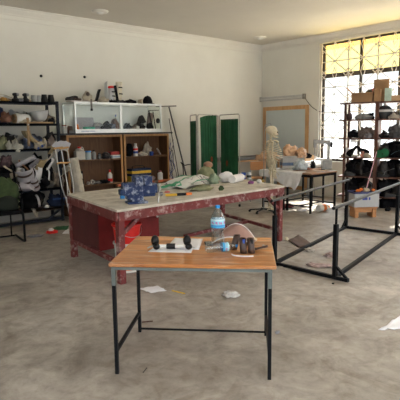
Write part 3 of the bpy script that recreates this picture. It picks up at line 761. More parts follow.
# ============================================================ floor litter
sheet('printed paper sheet lying flat on the floor behind the small table', ((139, 289), (151, 293.5), (167, 291), (157, 286)), 0, seed=2, amp=.01)
P4 = ((378, 331), (404, 330), (420, 308), (400, 317)); sheet('white paper sheet with a curled corner at the edge of the picture', P4, 0, seed=7, amp=.02)
p = PG(231, 296, 0); o = lump('crumpled_rag', 'crumpled white cloth on the open floor behind the small table', 'rag', M('dull_white_rag', (.6, .59, .58), .9, var=.25, bmp=.4), (p.x, p.y, 0), (.17, .21, .05), (0, 0, .5), 31, .6, 2.2, fine=.25, sub=4)
line_thing('pencil', 'yellow pencil lying on the floor', 'pencil', (172, 291), (185, 294), .012, .010, YELLOW, 0)
line_thing('wood_sliver', 'thin dark splinter on the floor behind the small table legs', 'stick', (142, 322.5), (153, 321.5), .012, .008, DARKWOOD, 0)
line_thing('wire_scrap', 'short dark wire scrap on the floor in front of the small table', 'wire', (143, 373), (147, 368), .006, .006, BLACK, 0)
p = PG(277, 333, 0); lump('grey_fluff', 'grey scrap of fluff by the rear table leg', 'scrap', GREYCLOTH, (p.x, p.y, 0), (.05, .04, .02), seed=4)
p = PG(333, 284, 0); lump('black_chip', 'small black chip on the floor beside the bars foot', 'scrap', BLACK, (p.x, p.y, 0), (.03, .03, .015), seed=4)
P4 = [PG(x, y, 0) for x, y in ((288, 241), (299, 248), (314, 246), (299, 235))]; c = sum(P4, Vector())/4
o = clothsheet([q-c for q in P4], .012, 10, 4, .1, .003).build('brown_mat', M('brown_leatherette', (.10, .06, .05), .7), None, (c.x, c.y, 0), smooth='all', solid=.004); tag(o, 'brown leather sheet lying flat on the floor by the bench leg', 'leather sheet')
p = PG(286.5, 241, 0); t = thing('wool_ball', 'small pale ball beside the bench leg', 'ball', (p.x, p.y, 0)); MB().ball(.032, (0, 0, .032)).build('ball', BONE, t, smooth='all')
p = PG(320, 266.5, 0); lump('dirty_rag', 'dusty pink rag spread between the parallel bars', 'rag', PINKRAG, (p.x, p.y, 0), (.17, .38, .04), (0, 0, TH+1.5), 41, .7, 2.4, fine=.2, sub=4)
p = PG(327, 258, 0); lump('dirty_rag', 'smaller bunched rag just behind the pink rag', 'rag', PINKRAG, (p.x+.08, p.y, 0), (.12, .2, .07), (0, 0, TH+1.4), 44, .7, 2.4, fine=.2, sub=4)
p = PG(311, 252, 0); lump('dirty_rag', 'pale rag caught against the rail of the bars', 'rag', DIRTYWHITE, (p.x+.03, p.y+.03, 0), (.12, .17, .06), (0, 0, 1), 47, .7, 2.4, fine=.2, sub=4)
P4 = ((276, 267), (286, 271), (292, 270), (284, 265)); sheet('small torn pale scrap on the floor under the table corner', P4, 0, seed=9, amp=.01, mat=DIRTYWHITE, name='paper_scrap')
pa, pb = PG(318, 212, 0), PG(331, 210, 0); d = pb-pa
t = thing('glue_bottle', 'white plastic bottle with an orange band lying on the floor', 'bottle', (pa.x, pa.y, .075), 0, None, (0, PI/2, math.atan2(d.y, d.x)))
L = .30
MB().lathe([(.001, 0), (.065, 0), (.072, .02), (.072, L*.8), (.03, L*.95), (.001, L*.95)], 18, closed=False).build('bottle_body', WHITEPL, t, smooth=True)
MB().lathe([(.0735, L*.35), (.0735, L*.62)], 18, closed=False).build('label_band', ORANGE, t, smooth=True)
MB().lathe([(.001, L*.93), (.033, L*.93), (.03, L*1.08), (.001, L*1.08)], 14, closed=False).build('cap', ORANGE, t, smooth=True)
p = PG(169, 212, 0); t = shoe('black shoe lying on the floor beyond the bench', (p.x, p.y, 0), 0.3, BLACKCLOTH, .26, tall=.07)
p = PG(161, 209, 0); lump('black_rag', 'dark scrap beside the black shoe beyond the bench', 'scrap', DKGREY, (p.x, p.y, 0), (.14, .1, .05), seed=5)
p = PG(52, 233.5, 0); t = thing('child_shoe', 'small red and white shoe on the floor in front of the shelving', 'shoe', (p.x, p.y, 0), -.3)
lumpmesh((.20, .11, .07), 51, .4, 1.6).build('upper', RED, t, smooth='all'); lumpmesh((.1, .09, .06), 52, .5, 2).build('lining', WHITECLOTH, t, (-.01, .01, .03), smooth='all')
P4 = [PG(x, y, 0) for x, y in ((50, 230), (67, 230), (69, 226), (56, 227))]; c = sum(P4, Vector())/4
tag(clothsheet([q-c for q in P4], .01, 8, 2, .1, .003).build('green_cloth', M('green_rag', (.03, .13, .05), .9), None, (c.x, c.y, 0), smooth='all', solid=.004), 'green cloth lying on the floor behind the red shoe', 'cloth')
P4 = [PG(x, y, 0) for x, y in ((62, 234), (69, 234), (69, 229), (65, 231))]; c = sum(P4, Vector())/4
tag(clothsheet([q-c for q in P4], .01, 8, 2, .1, .003).build('paper_scrap', PAPER, None, (c.x, c.y, 0), smooth='all', solid=.002), 'pale scrap half hidden beside the bench leg', 'paper')
p = PG(36, 236.5, 0); lump('grey_rag', 'flattened grey cloth on the floor between chair and red shoe', 'rag', GREYCLOTH, (p.x, p.y, 0), (.28, .14, .04), (0, 0, -.3), 55, .6, 2)

# ============================================================ parallel bars
A_, B_, C_, D_ = (4.53, 3.87), (4.57, 3.03), (7.23, 3.70), (7.15, 4.55)   # left-front, right-front, right-far, left-far posts
PBC = Vector((5.87, 3.79, 0))
t = thing('parallel_bars', 'black steel walking rails with two long handrails on a floor frame', 'parallel bars', PBC)
def q3(p, z): return (p[0]-PBC.x, p[1]-PBC.y, z)
def along(a, b, k): return (a[0]+(b[0]-a[0])*k, a[1]+(b[1]-a[1])*k)
for p_ in (A_, B_, C_, D_): 
    MB().b2((p_[0]-PBC.x-.022, p_[1]-PBC.y-.022, 0), (p_[0]-PBC.x+.022, p_[1]-PBC.y+.022, .62)).build('post', STEELBLK, t)
    MB().tube([q3(p_, .6), q3(p_, .8)], .014, 10).build('height_tube', STEELBLK, t, smooth=True)
HRAIL = M('worn_steel_handrail', (.035, .035, .038), .42, .0, .6, 30, spec=.35)
for a, b in ((A_, D_), (B_, C_)):
    r_ = MB().tube([q3(along(a, b, -.035), .81), q3(along(a, b, 1.03), .81)], .019, 14).build('handrail', HRAIL, t, smooth=True)
    MB().tube([q3(along(a, b, -.036), .81), q3(along(a, b, -.03), .81)], .0125, 12).build('tube_end', BLACK, r_, smooth=True)
for a, b in ((A_, D_), (B_, C_)): MB().bar(q3(a, .02), q3(b, .02), .04).build('floor_rail', STEELBLK, t)
for a, b in ((A_, B_), (D_, C_)):
    MB().bar(q3(along(a, b, -.02), .02), q3(along(a, b, 1.2), .02), .04).build('cross_rail', STEELBLK, t)
    MB().bar(q3(along(a, b, 1.18), .03), q3(along(a, b, 1.0), .16), .025).build('brace', STEELBLK, t)
MB().bar(q3(along(D_, A_, .08), .03), q3(D_, .16), .025).build('brace', STEELBLK, t)
# ============================================================ steel shelving on the back wall
SZ = [2.20, 1.82, 1.37, .64, .27]
t = thing('storage_rack', 'tall blue black steel shelving unit crowded with orthotic parts', 'shelving', (3.1, 8.86, 0))
SXR = 4.0; 
for x in (2.2, SXR):
    for y in (8.65, 9.10): MB().b2((x-3.1-.022, y-8.86-.022, 0), (x-3.1+.022, y-8.86+.022, 2.22)).build('post', SHELFSTEEL, t)
for z in SZ:
    MB().b2((2.18-3.1, 8.63-8.86, z-.03), (SXR+.025-3.1, 9.12-8.86, z)).b2((2.18-3.1, 8.63-8.86, z-.045), (SXR+.025-3.1, 8.645-8.86, z)).build('shelf_board', SHELFSTEEL if z > .5 else BROWNLEATHER, t)
MB().b2((2.18-3.1, 8.63-8.86, .03), (SXR+.02-3.1, 8.67-8.86, .08)).build('floor_rail', SHELFSTEEL, t)
MB().bar((3.72-3.1, 8.65-8.86, .06), (SXR-3.1, 8.65-8.86, .26), .035).build('corner_brace', SHELFSTEEL, t)

def sx(px, y=8.84, py=140): return PY(px, py, y).x
K = [100]
def sl(px0, px1, zi, h, name, label, cat, mat, y=8.84, d=.26, amp=.45, rz=0, dz=0, freq=1.9, fine=.1, group=None, tilt=0):
    """lump spanning px0..px1 on shelf zi"""
    K[0] += 1; x0, x1 = sx(px0, y), sx(px1, y)
    return lump(name, label, cat, mat, ((x0+x1)/2, y, zi+dz), (x1-x0, d, h), (0, tilt, rz), K[0], amp, freq, fine=fine, group=group)
def cuff(px, zi, r, h, name, label, mat, y=8.82, rot=(0, 0, 0), arc=4.2, dz=0, cat='cuff', strap=None, r2=None, flare=.0):
    x = sx(px, y); t = thing(name, label, cat, (x, y, zi+dz), 0, None, rot)
    shell(r, r2 or r*.85, h, arc, flare=flare).build('shell', mat, t, smooth='all', solid=.008)
    if strap:
        for k in (.3, .7): shell(r*1.05, r*1.03, .035, arc*1.15, 18, 2).build('strap', strap, t, (0, 0, h*k-.02), smooth='all', solid=.005)
    return t
# top shelf (2.20)
z = SZ[0]
x = sx(3); t = thing('splint_frame', 'pale bent splint strips with thin wire at the outer end of the top shelf', 'splint', (x, 8.82, z))
for k in range(5): ribbon([(-.2+.03*k, -.05+.05*k, .01), (0, -.02+.03*k, .12-.02*k), (.25, .0+.02*k, .05-.008*k), (.42, .02, .012)], .028).build('strip', [BEIGE, WHITEPL, TAN, BEIGE, DIRTYWHITE][k], t, smooth='all', solid=.005)
sl(2, 12, z, .07, 'leather_scrap', 'yellow brown leather scrap under the splint strips', 'scrap', M('ochre_leather', (.4, .22, .05), .7), y=8.74, d=.1)
for k, (a, b, h, lb) in enumerate(((15, 20.5, .16, 'grey knee joint casting on the top shelf, nearest the splint strips'), (25, 30, .15, 'dark grey joint casting with a knob on the top shelf'))):
    x = sx((a+b)/2); t = thing('joint_casting', lb, 'metal casting', (x, 8.82, z))
    MB().lathe([(.06, 0), (.062, .05), (.035, .07), (.03, .1), (.048, .115), (.05, .145), (.02, .16)], 16).build('body', DKGREY, t, smooth=True)
    MB().ball((.03, .03, .03), (.03, -.03, .13)).build('knob', GREYMETAL, t, smooth='all')
sl(18, 28, z, .07, 'grey_pad', 'low grey pad lying between the two castings', 'pad', GREYCLOTH, d=.16)
sl(28, 34, z, .05, 'tan_pad', 'small tan strip beside the grey cups', 'strap', TAN, d=.12)
for k, (px, lb) in enumerate(((35.5, 'grey ribbed cup on the top shelf, nearer the castings'), (39.5, 'grey ribbed cup on the top shelf, next to the black pots'))):
    t = thing('grey_cup', lb, 'cup', (sx(px), 8.8, z))
    MB().lathe([(.001, 0), (.045, 0), (.052, .02), (.047, .05), (.055, .07), (.05, .125), (.044, .125), (.04, .02), (.001, .02)], 18, closed=False).build('cup_body', GREYMETAL, t, smooth=True)
    MB().tube(spline([(.05, 0, .1), (.08, 0, .09), (.08, 0, .05), (.05, 0, .03)]), .007, 6).build('handle', GREYMETAL, t, smooth='all')
for k, (px, lb) in enumerate(((45.7, 'black tapered rubber pot on the top shelf beside the grey cups'), (52.3, 'black tapered rubber pot nearest the end post of the top shelf'))):
    t = thing('rubber_pot', lb, 'pot', (sx(px), 8.8, z))
    MB().lathe([(.001, 0), (.068, 0), (.066, .02), (.048, .13), (.05, .145), (.044, .145), (.04, .05), (.001, .05)], 20, closed=False).build('pot_body', BLACK, t, smooth=True)
    MB().lathe([(.0695, .0), (.0695, .018), (.064, .022)], 20, closed=False).build('rim', DKGREY, t, smooth=True)
# second shelf (1.82)
z = SZ[1]
sl(-4, 9, z, .29, 'blue_jacket', 'navy blue cloth heaped at the outer end of the second shelf', 'cloth', NAVY, y=8.9, d=.3, amp=.6)
sl(0, 14, z, .19, 'brown_leather_brace', 'reddish brown crumpled leather brace on the navy cloth', 'brace', M('red_brown_leather', (.17, .075, .045), .6, bmp=.3), y=8.75, d=.16, dz=.02, amp=.6)
sl(9, 24, z, .23, 'grey_cloth', 'grey folded cloth behind the white tube on the second shelf', 'cloth', GREYCLOTH, y=9.0, d=.2, amp=.5)
t = thing('socket_tube', 'white plastic leg socket lying with its tan lined mouth outward', 'socket', (sx(14), 8.74, z+.085), 0, None, (0, PI/2, .12))
MB().surf(lambda u, v: Vector(((.075+.02*v)*math.cos(2*PI*u), (.075+.02*v)*math.sin(2*PI*u), .0+.26*(1-v))), 22, 6, closeu=True).build('socket', WHITEPL, t, smooth='all', solid=.006)
MB().surf(lambda u, v: Vector(((.07+.005*v)*math.cos(2*PI*u), (.07+.005*v)*math.sin(2*PI*u), -.03+.06*v)), 22, 3, closeu=True).build('lining', TAN, t, smooth='all', solid=.012)
sl(24, 33, z, .21, 'dark_brace', 'dark crumpled brace between the white socket and the frosted cup', 'brace', M('grey_brown_leather', (.15, .13, .11), .7, bmp=.4), d=.2, amp=.6)
t = thing('plastic_bowl', 'frosted rounded plastic shell on the second shelf', 'shell', (sx(41), 8.8, z+.04), 0, None, (0, -.12, .2))
MB().lathe([(.001, 0), (.07, .005), (.115, .05), (.15, .14), (.155, .19)], 26, closed=False).build('shell', FROST, t, smooth='all', solid=.004)
line = MB().box((.55, .07, .03), (0, 0, .015)).build('tan_strap', TAN, None, (sx(36), 8.69, z), (0, 0, .02), bevel=.006); tag(line, 'long tan strap lying along the front of the second shelf', 'strap')
sl(49, 56, z, .12, 'dark_pad', 'dark flat pad beside the frosted shell', 'pad', DKGREY, d=.2)
cuff(48.5, z, .05, .14, 'tan_cuff', 'small tan cuff standing behind the dark pad', TAN, y=9.0, arc=4.5)
# third shelf (1.37)
z = SZ[2]
sl(-5, 8, z, .26, 'camouflage_cloth', 'mottled olive cloth at the outer end of the third shelf', 'cloth', KHAKI, d=.3, amp=.6)
sl(0, 16, z, .30, 'dark_grey_bag', 'dark grey bag behind the mottled cloth', 'bag', DKGREY, y=8.98, d=.24, amp=.5)
sl(8, 23, z, .25, 'plastic_bag', 'crumpled translucent plastic bag hanging over the third shelf edge', 'bag', M('cloudy_plastic_bag', (.46, .45, .4), .3, var=.3, scale=9, bmp=.4), y=8.70, d=.2, amp=.8, dz=-.05, fine=.3)
t = thing('upright_strap', 'tan flat upright strap standing from the third shelf to the second', 'strap', (sx(24), 8.63, z+.05))
ribbon([(0, 0, 0), (.0, -.01, .2), (.01, 0, .42), (.02, .04, .5)], .045, (1, 0, 0)).build('band', TAN, t, smooth='all', solid=.008)
MB().ball((.012, .006, .012), (.01, -.014, .38)).build('rivet', CHROME, t, smooth='all')
sl(22, 38, z, .26, 'blue_striped_cloth', 'blue and white striped cloth behind the tan boot shape', 'cloth', M('blue_white_cloth', (.2, .24, .36), .9, var=.6, scale=22, bmp=.3), y=8.95, d=.25, amp=.5)
t = thing('felt_boot_liner', 'tan felt boot liner lying open on the third shelf', 'boot liner', (sx(30), 8.72, z), 0, None, (0, 0, 0))
MB().surf(lambda u, v: Vector(((.075-.02*v)*math.cos(-2.3+4.6*u)+.30*v*v-.12, (.075-.01*v)*math.sin(-2.3+4.6*u), .31*(1-v)+.012+.04*v)), 20, 9).build('liner', M('tan_felt', (.36, .28, .16), .9, bmp=.3), t, smooth='all', solid=.012)
MB().box((.2, .08, .03), (.2, 0, .015)).build('foot', M('tan_felt', (.36, .28, .16)), t, bevel=.012)
cuff(34, z, .05, .2, 'blue_strap_brace', 'brace with bright blue straps crossing the third shelf', GREYCLOTH, y=8.68, rot=(.4, 1.0, .2), arc=3, strap=BLUE)
sl(36, 47, z, .17, 'blue_sleeve', 'bright blue and beige sleeve on the third shelf', 'sleeve', M('blue_beige_sleeve', (.1, .15, .4), .9, var=.7, scale=16, bmp=.3), y=8.78, d=.2, amp=.7)
sl(44, 57, z, .31, 'dark_foam_heap', 'dark grey foam brace standing against the posts of the third shelf', 'brace', DKGREY, y=8.97, d=.24, amp=.5)
sl(41, 47, z, .2, 'beige_sock', 'beige sock beside the blue sleeve', 'sock', BEIGE, y=8.7, d=.12, amp=.6)
sl(46, 55, z, .24, 'brown_grey_liner', 'mauve grey liner on the third shelf near the crutch tops', 'liner', M('mauve_grey_felt', (.25, .2, .18), .9, bmp=.3), y=8.76, d=.16, amp=.5)
# large heap on the low shelf (0.64)
z = SZ[3]
sl(-6, 14, z, .64, 'black_bag', 'black bag filling the outer end of the low shelf', 'bag', BLACKCLOTH, y=8.93, d=.3, amp=.4)
sl(-2, 12, z, .22, 'dark_red_belt', 'dark belt bundle with red threads above the backpack', 'belt', M('dark_belt_bundle', (.08, .05, .06), .8, var=.7, scale=18, bmp=.4), y=8.74, d=.2, dz=.42, amp=.6)
sl(13, 52, z, .66, 'black_brace_heap', 'black mass of cloth at the rear of the low shelf', 'cloth heap', BLACKCLOTH, y=9.0, d=.2, amp=.35)
sl(24, 45, z, .22, 'black_sling', 'black sling piled under the white strips on the low shelf', 'sling', BLACKCLOTH, y=8.80, d=.24, amp=.5)
LILAC = M('lilac_white_plastic', (.46, .45, .50), .5, var=.12)
cuff(14, z, .10, .34, 'thoracic_brace', 'white plastic trunk brace shell lying highest in the low shelf heap', LILAC, y=8.68, rot=(.3, 1.15, -.3), arc=2.9, dz=.50, strap=None, cat='brace')
cuff(24, z, .14, .36, 'trunk_brace', 'large white moulded trunk brace with cut outs facing out', LILAC, y=8.74, rot=(.15, .5, -1.9), arc=2.9, dz=.10, strap=BROWNLEATHER, cat='brace', flare=.06)
cuff(21, z, .12, .26, 'trunk_brace', 'smaller white brace shell hanging below the large one', LILAC, y=8.64, rot=(-.2, -.4, -1.5), arc=2.2, dz=-.02, cat='brace', flare=.05)
cuff(35, z, .085, .26, 'tan_felt_cuff', 'tan felt cuff arching over the top of the heap', M('tan_felt', (.36, .28, .16)), y=8.70, rot=(0, .7, -1.2), arc=2.6, dz=.36, cat='cuff')
cuff(17, z, .05, .1, 'foam_ring', 'round pale foam ring with wire beside the trunk brace', WHITECLOTH, y=8.62, rot=(PI/2, 0, .2), arc=6.0, dz=.36, cat='ring')
def strip(label, px, y0px, y1px, w, mat, y=8.61, bow=.03, px2=None, name='fabric_strip'):
    a = PY(px, y0px, y); b = PY(px2 or px, y1px, y-.02); c = b
    pts = [(a.x-c.x, .05, a.z-c.z-.0), (a.x-c.x, -.01-bow, (a.z-c.z)*.75), ((a.x-c.x)*.4, -bow, (a.z-c.z)*.35), (0, 0, 0)]
    o = ribbon(pts, w, (1, .15, 0)).build(name, mat, None, (c.x, y, c.z), smooth='all', solid=.005); return tag(o, label, 'strip')
strip('broad white strip hanging down from the heap, beside the crutches', 39, 163, 183, .085, WHITECLOTH)
strip('narrow white strip hanging next to the broad one', 36, 168, 187, .05, WHITECLOTH, px2=35)
strip('short white strip crossing to the side of the broad one', 40, 178, 181, .07, WHITECLOTH, px2=45, bow=.01)
strip('white strap falling from the trunk brace edge', 31, 166, 183, .05, LILAC, px2=34)
strip('long thin white tail hanging near the crutches', 48, 168, 182, .03, WHITECLOTH, px2=49)
strip('white and tan webbing looped down from the third shelf', 51, 151, 168, .05, DIRTYWHITE, px2=41)
strip('white webbing buckle piece hanging beside the looped webbing', 52, 157, 170, .055, WHITECLOTH, px2=48)
strip('khaki tongue hanging from the third shelf near the crutch tops', 52, 146, 154, .09, M('tan_felt', (.36, .28, .16)), px2=50)
sl(50, 61, z, .35, 'tan_liner_heap', 'bunched taupe liners beside the crutches at the low shelf', 'liner heap', M('taupe_felt', (.27, .22, .17), .9, var=.3, bmp=.4), y=8.76, d=.2, amp=.7, fine=.3)
sl(42, 52, z, .16, 'grey_taupe_liner', 'grey taupe roll on the low shelf under the white tail', 'liner', M('grey_felt', (.13, .12, .11), .9, bmp=.4), y=8.73, d=.16, amp=.5)
sl(6, 26, z, .13, 'beige_papers', 'beige creased wrappers spread along the low shelf edge', 'wrapper', M('beige_wrapper', (.42, .38, .31), .7, var=.3, bmp=.4), y=8.67, d=.16, amp=.8, fine=.3)
# lowest shelf (0.27)
z = SZ[4]
sl(15, 42, z, .33, 'black_rucksack', 'black rucksack slumped on the lowest shelf', 'bag', BLACKCLOTH, y=8.86, d=.4, amp=.35)
strip('white piping strap over the black rucksack', 37, 195, 207, .045, LILAC, px2=40, y=8.56)
sl(44, 62, z, .24, 'navy_bag', 'navy bag with a blue stripe at the post end of the lowest shelf', 'bag', NAVY, y=8.85, d=.36, amp=.4)
o = MB().box((.26, .03, .03)).build('blue_roll', M('dull_blue_cloth', (.03, .08, .25), .8), None, (sx(56, 8.66), 8.655, z+.13+.02), (0, 0, .05), bevel=.01); tag(o, 'short blue roll resting on the navy bag', 'roll')
sl(40, 46, z, .06, 'white_scrap', 'white scrap on the lowest shelf between the bags', 'scrap', WHITECLOTH, y=8.69, d=.08)
strip('white tongue drooping below the lowest shelf', 34, 209, 217, .07, DIRTYWHITE, px2=37, y=8.60, bow=.01)
# fanned papers behind crutch tops
p = PY(63, 147, 8.60)
t = thing('paper_fan', 'white papers fanned out above the crutch tops', 'paper', (p.x, 8.60, 1.37))
for k, a in enumerate((-.75, -.3, .12, .5)): MB().box((.12, .004, .17), (-.02, 0, .08)).build('sheet', M('bluish_paper', (.55, .56, .62), .7, var=.04), t, (.03*k-.05, -.006*k, -.02-.01*k), (0, a, 0))

# ============================================================ crutches
ft = PG(66.5, 219.5, 0)
def crutch(px, label, dx, group=None):
    top = PY(px, 148, 8.52); base = Vector((ft.x+dx, 8.46, 0)); v = top-base; Lc = v.length
    zax = v.normalized(); xax = Vector((1, 0, 0)); xax = (xax-zax*xax.dot(zax)).normalized(); yax = zax.cross(xax)
    t = thing('crutch', label, 'crutch', base, 0); t.matrix_world = Matrix(((xax.x, yax.x, zax.x, base.x), (xax.y, yax.y, zax.y, base.y), (xax.z, yax.z, zax.z, 0), (0, 0, 0, 1)))
    w_ = .058
    for s in (-1, 1): MB().tube(spline([(s*w_, 0, Lc), (s*w_, 0, Lc*.55), (s*w_*.75, 0, Lc*.42), (s*.014, 0, Lc*.30), (s*.012, 0, Lc*.2)], 5), .011, 10).build('side_tube', ALU, t, smooth='all')
    MB().tube([(0, 0, .05), (0, 0, Lc*.34)], .013, 10).build('lower_tube', ALU, t, smooth=True)
    MB().lathe([(.024, 0), (.02, .05), (.015, .07)], 14).build('rubber_tip', BLACK, t, smooth=True)
    MB().box((.19, .04, .035), (0, 0, Lc)).build('armpit_pad', M('tan_foam_pad', (.55, .33, .14), .7), t, bevel=.012)
    MB().tube([(-w_-.012, 0, Lc*.80), (w_+.012, 0, Lc*.80)], .017, 12).build('hand_grip', M('tan_foam_pad', (.55, .33, .14)), t, smooth=True)
    return t
crutch(58, 'aluminium crutch with tan pads leaning on the rack, the one nearer the shelves', -.03)
crutch(64, 'aluminium crutch with tan pads leaning beside the other, nearer the bookcase', .09)

# beige roll leaning against the bookcase
a = PY(73, 160, 8.70); b = Vector((4.34, 8.50, .0))
t = thing('felt_roll', 'thick beige roll of felt leaning against the bookcase', 'roll', (0, 0, 0))
v = Vector((a.x, 8.72, a.z))-b; t.location = b+Vector((0, 0, .03)); 
MB().tube([(0, 0, 0), v*.5+Vector((.015, 0, 0)), v], .105, 22).build('roll', M('cream_felt', (.56, .53, .46), .9, var=.15, bmp=.3), t, smooth=True)
MB().surf(lambda u, k: v*(k)*.98+Vector(((.107+.006*u)*math.cos(-1.9+.5*u), (.107+.006*u)*math.sin(-1.9+.5*u), 0)), 6, 8).build('loose_edge', M('cream_felt', (.56, .53, .46)), t, smooth='all', solid=.006)

# ============================================================ bookcases
BY = 8.9; BD = Y1-BY-.01
def bookcase(x0, x1, label, shelves):
    t = thing('bookcase', label, 'bookcase', ((x0+x1)/2, BY, 0)); w = x1-x0; h = 1.60
    for s in (-1, 1): MB().b2((s*w/2, 0, 0), (s*(w/2-.02), BD, h)).build('side_panel', BOOKWOOD, t)
    MB().b2((-w/2+.02, BD-.012, .05), (w/2-.02, BD, h-.02)).build('back_panel', BOOKWOOD, t)
    MB().b2((-w/2, 0, h-.02), (w/2, BD, h)).build('top_panel', BOOKWOOD, t)
    MB().b2((-w/2+.02, .02, .02), (w/2-.02, BD, .06)).build('bottom_panel', BOOKWOOD, t)
    m_ = MB()
    for s in (-1, 1): m_.b2((s*w/2, -.012, 0), (s*(w/2-.042), 0, h-.002))
    m_.b2((-w/2+.042, -.012, h-.045), (w/2-.042, 0, h-.002)).b2((-w/2+.042, -.012, .0), (w/2-.042, 0, .06))
    m_.build('face_frame', EDGEWOOD, t)
    for z in shelves: MB().b2((-w/2+.02, .0, z-.025), (w/2-.02, BD-.012, z)).b2((-w/2+.042, -.011, z-.028), (w/2-.042, 0, z+.001)).build('shelf_board', BOOKWOOD, t)
    return t
XA0, XA1, XB0, XB1 = 4.27, 5.52, 5.56, 6.74
bookcase(XA0, XA1, 'open brown bookcase holding jugs and jars, next to the steel rack', (1.105, .60))
bookcase(XB0, XB1, 'open brown bookcase holding the yellow and blue toolbox', (1.125, .57))
o = MB().b2((4.13, BY-.05, 1.605), (6.82, Y1-.01, 1.635)).build('counter_slab', COUNTER, None); tag(o, 'thin black slab lying across the tops of the two bookcases', 'slab')

def bx(px, y=9.02, py=150): return PY(px, py, y).x
z = 1.106
jug('white plastic jug with red cap on the bookcase shelf', (bx(79.5), 9.03, z), .20, .13, .27, M('milky_plastic', (.55, .54, .5), .4, var=.08), RED)
JB = clear_mat('pale_blue_jar', (.55, .68, .72), .6, .15)
jar('clear jar with pale blue lid beside the jug', (bx(87.5), 9.0, z), .17, .062, JB, CYAN, neck=.85)
jar('clear small bottle standing between two jars', (bx(94), 9.03, z), .18, .045, clear_mat('grey_jar', (.5, .5, .48), .6, .2), DKGREY, 'bottle', 'bottle')
jar('short dark glass jar in the row of jars', (bx(99.5), 9.03, z), .12, .045, clear_mat('dark_jar', (.12, .12, .12), .85, .2), BLACK)
lump('dark_hardware', 'pile of dark small hardware beside the red box', 'hardware', M('dark_hardware', (.07, .065, .07), .5, .5, .6, 25), (bx(106), 9.02, z), (.2, .15, .14), seed=61, amp=.6, fine=.4, freq=2.5)
carton('red carton standing on a white box on the bookcase shelf', (bx(113.5), 9.02, z+.072), .05, (.21, .14, .07), M('dull_red_card', (.35, .04, .04), .7), band=None)
carton('white and blue flat box under the red carton', (bx(114.5), 9.02, z), 0, (.2, .15, .07), WHITEPL, band=M('pale_blue_card', (.25, .4, .6), .6))
z = .601
t = thing('picture_frame', 'small black framed card standing in the bookcase', 'frame', (bx(81.5), 9.1, z), 0, None, (-.1, 0, .1))
MB().box((.13, .012, .27), (0, 0, .135)).build('frame', BLACK, t); MB().box((.09, .004, .1), (0, -.008, .17)).build('card', WHITEPL, t)
lump('pipe_fittings', 'heap of round grey metal fittings on the lower bookcase shelf', 'fittings', M('grey_fittings', (.18, .18, .19), .4, .6, .6, 22), (bx(94), 9.0, z), (.34, .18, .07), seed=63, amp=.7, fine=.5, freq=3)
for k, (px, r_) in enumerate(((91, .05), (87, .035))):
    t = thing('metal_ring', ('round metal ring fitting standing on edge in the lower bookcase shelf', 'smaller metal ring beside the framed card')[k], 'ring', (bx(px, 8.92), 8.925, z+r_), 0, None, (PI/2, 0, .2))
    MB().lathe([(r_*.5, -.015), (r_, -.015), (r_, .015), (r_*.5, .015), (r_*.5, -.015)], 18, closed=False).build('ring', CHROME, t, smooth=True)
lump('black_tool_heap', 'black tools heaped on the lower bookcase shelf near the spray can', 'tools', BLACKCLOTH, (bx(103), 8.99, z), (.32, .2, .09), seed=64, amp=.7, fine=.4, freq=3)
t = jar('red and white squeeze bottle on the lower bookcase shelf', (bx(108.5), 9.0, z), .25, .05, WHITEPL, RED, 'bottle', 'squeeze_bottle', neck=.4, lidh=.05)
MB().lathe([(.052, .02), (.052, .09)], 16, closed=False).build('label_band', RED, t, smooth=True)
# right-hand bookcase
z = 1.126
lump('pointed_boot', 'black pointed leather upper at the side of the bookcase shelf', 'boot', BLACKCLOTH, (bx(129), 9.05, z), (.22, .16, .28), (0, .25, 0), seed=66, amp=.4)
t = jar('white bottle with red and blue print on the upper shelf', (bx(135), 9.0, z), .27, .05, WHITEPL, WHITEPL, 'bottle', 'squeeze_bottle', neck=.5)
MB().lathe([(.0515, .06), (.0515, .11)], 16, closed=False).build('label_band', BLUE, t, smooth=True); MB().lathe([(.0515, .13), (.0515, .17)], 16, closed=False).build('label_band', RED, t, smooth=True)
lump('pale_foot_mould', 'pale foot shaped mould lying beside the white bag', 'mould', DIRTYWHITE, (bx(141), 8.97, z), (.26, .14, .10), seed=67, amp=.4)
lump('white_bag', 'bulky off white bag on the bookcase shelf behind the blue cup', 'bag', M('off_white_bag', (.42, .38, .32), .8, var=.2, bmp=.4), (bx(148.5), 9.08, z), (.26, .18, .31), seed=68, amp=.4)
t = thing('blue_cup', 'small blue cup on the bookcase shelf', 'cup', (bx(151.5, 8.93), 8.94, z))
MB().lathe([(.001, 0), (.035, 0), (.042, .09), (.038, .09), (.032, .01), (.001, .01)], 18, closed=False).build('cup_body', BLUE, t, smooth=True)
MB().tube(spline([(.04, 0, .07), (.062, 0, .06), (.06, 0, .03), (.037, 0, .02)]), .005, 6).build('handle', BLUE, t, smooth='all')
t = thing('pliers', 'grey pale pliers leaning beside the blue cup', 'tool', (bx(157.5), 8.98, z+.01), .3)
for s in (-1, 1): MB().tube(spline([(-.06, 0, .14), (0, s*.012, .08), (s*.02+.03, s*.01, .04), (.07+.03*s, s*.02, .008)]), .014, 8).build('handle', DIRTYWHITE, t, smooth='all')
z = .571
t = thing('toolbox', 'yellow and dark blue toolbox on the lower bookcase shelf', 'toolbox', (bx(138.5, 9.0), 9.0, z))
MB().box((.50, .2, .13), (0, 0, .065)).build('body', YELLOW, t, bevel=.008); MB().box((.51, .205, .05), (0, 0, .155)).build('lid_band', NAVY, t, bevel=.006)
MB().box((.50, .2, .06), (0, 0, .21)).build('tray', YELLOW, t, bevel=.006); MB().box((.51, .205, .045), (0, 0, .262)).build('lid', NAVY, t, bevel=.006)
MB().tube(spline([(-.17, 0, .285), (-.15, 0, .34), (.1, 0, .34), (.14, 0, .285)]), .008, 8).build('handle', BLACK, t, smooth='all')
jar('white small bottle with pink cap beside the toolbox', (bx(158.5), 8.98, z), .20, .06, WHITEPL, M('pink_cap', (.5, .12, .15)), 'bottle', 'bottle', neck=.5)
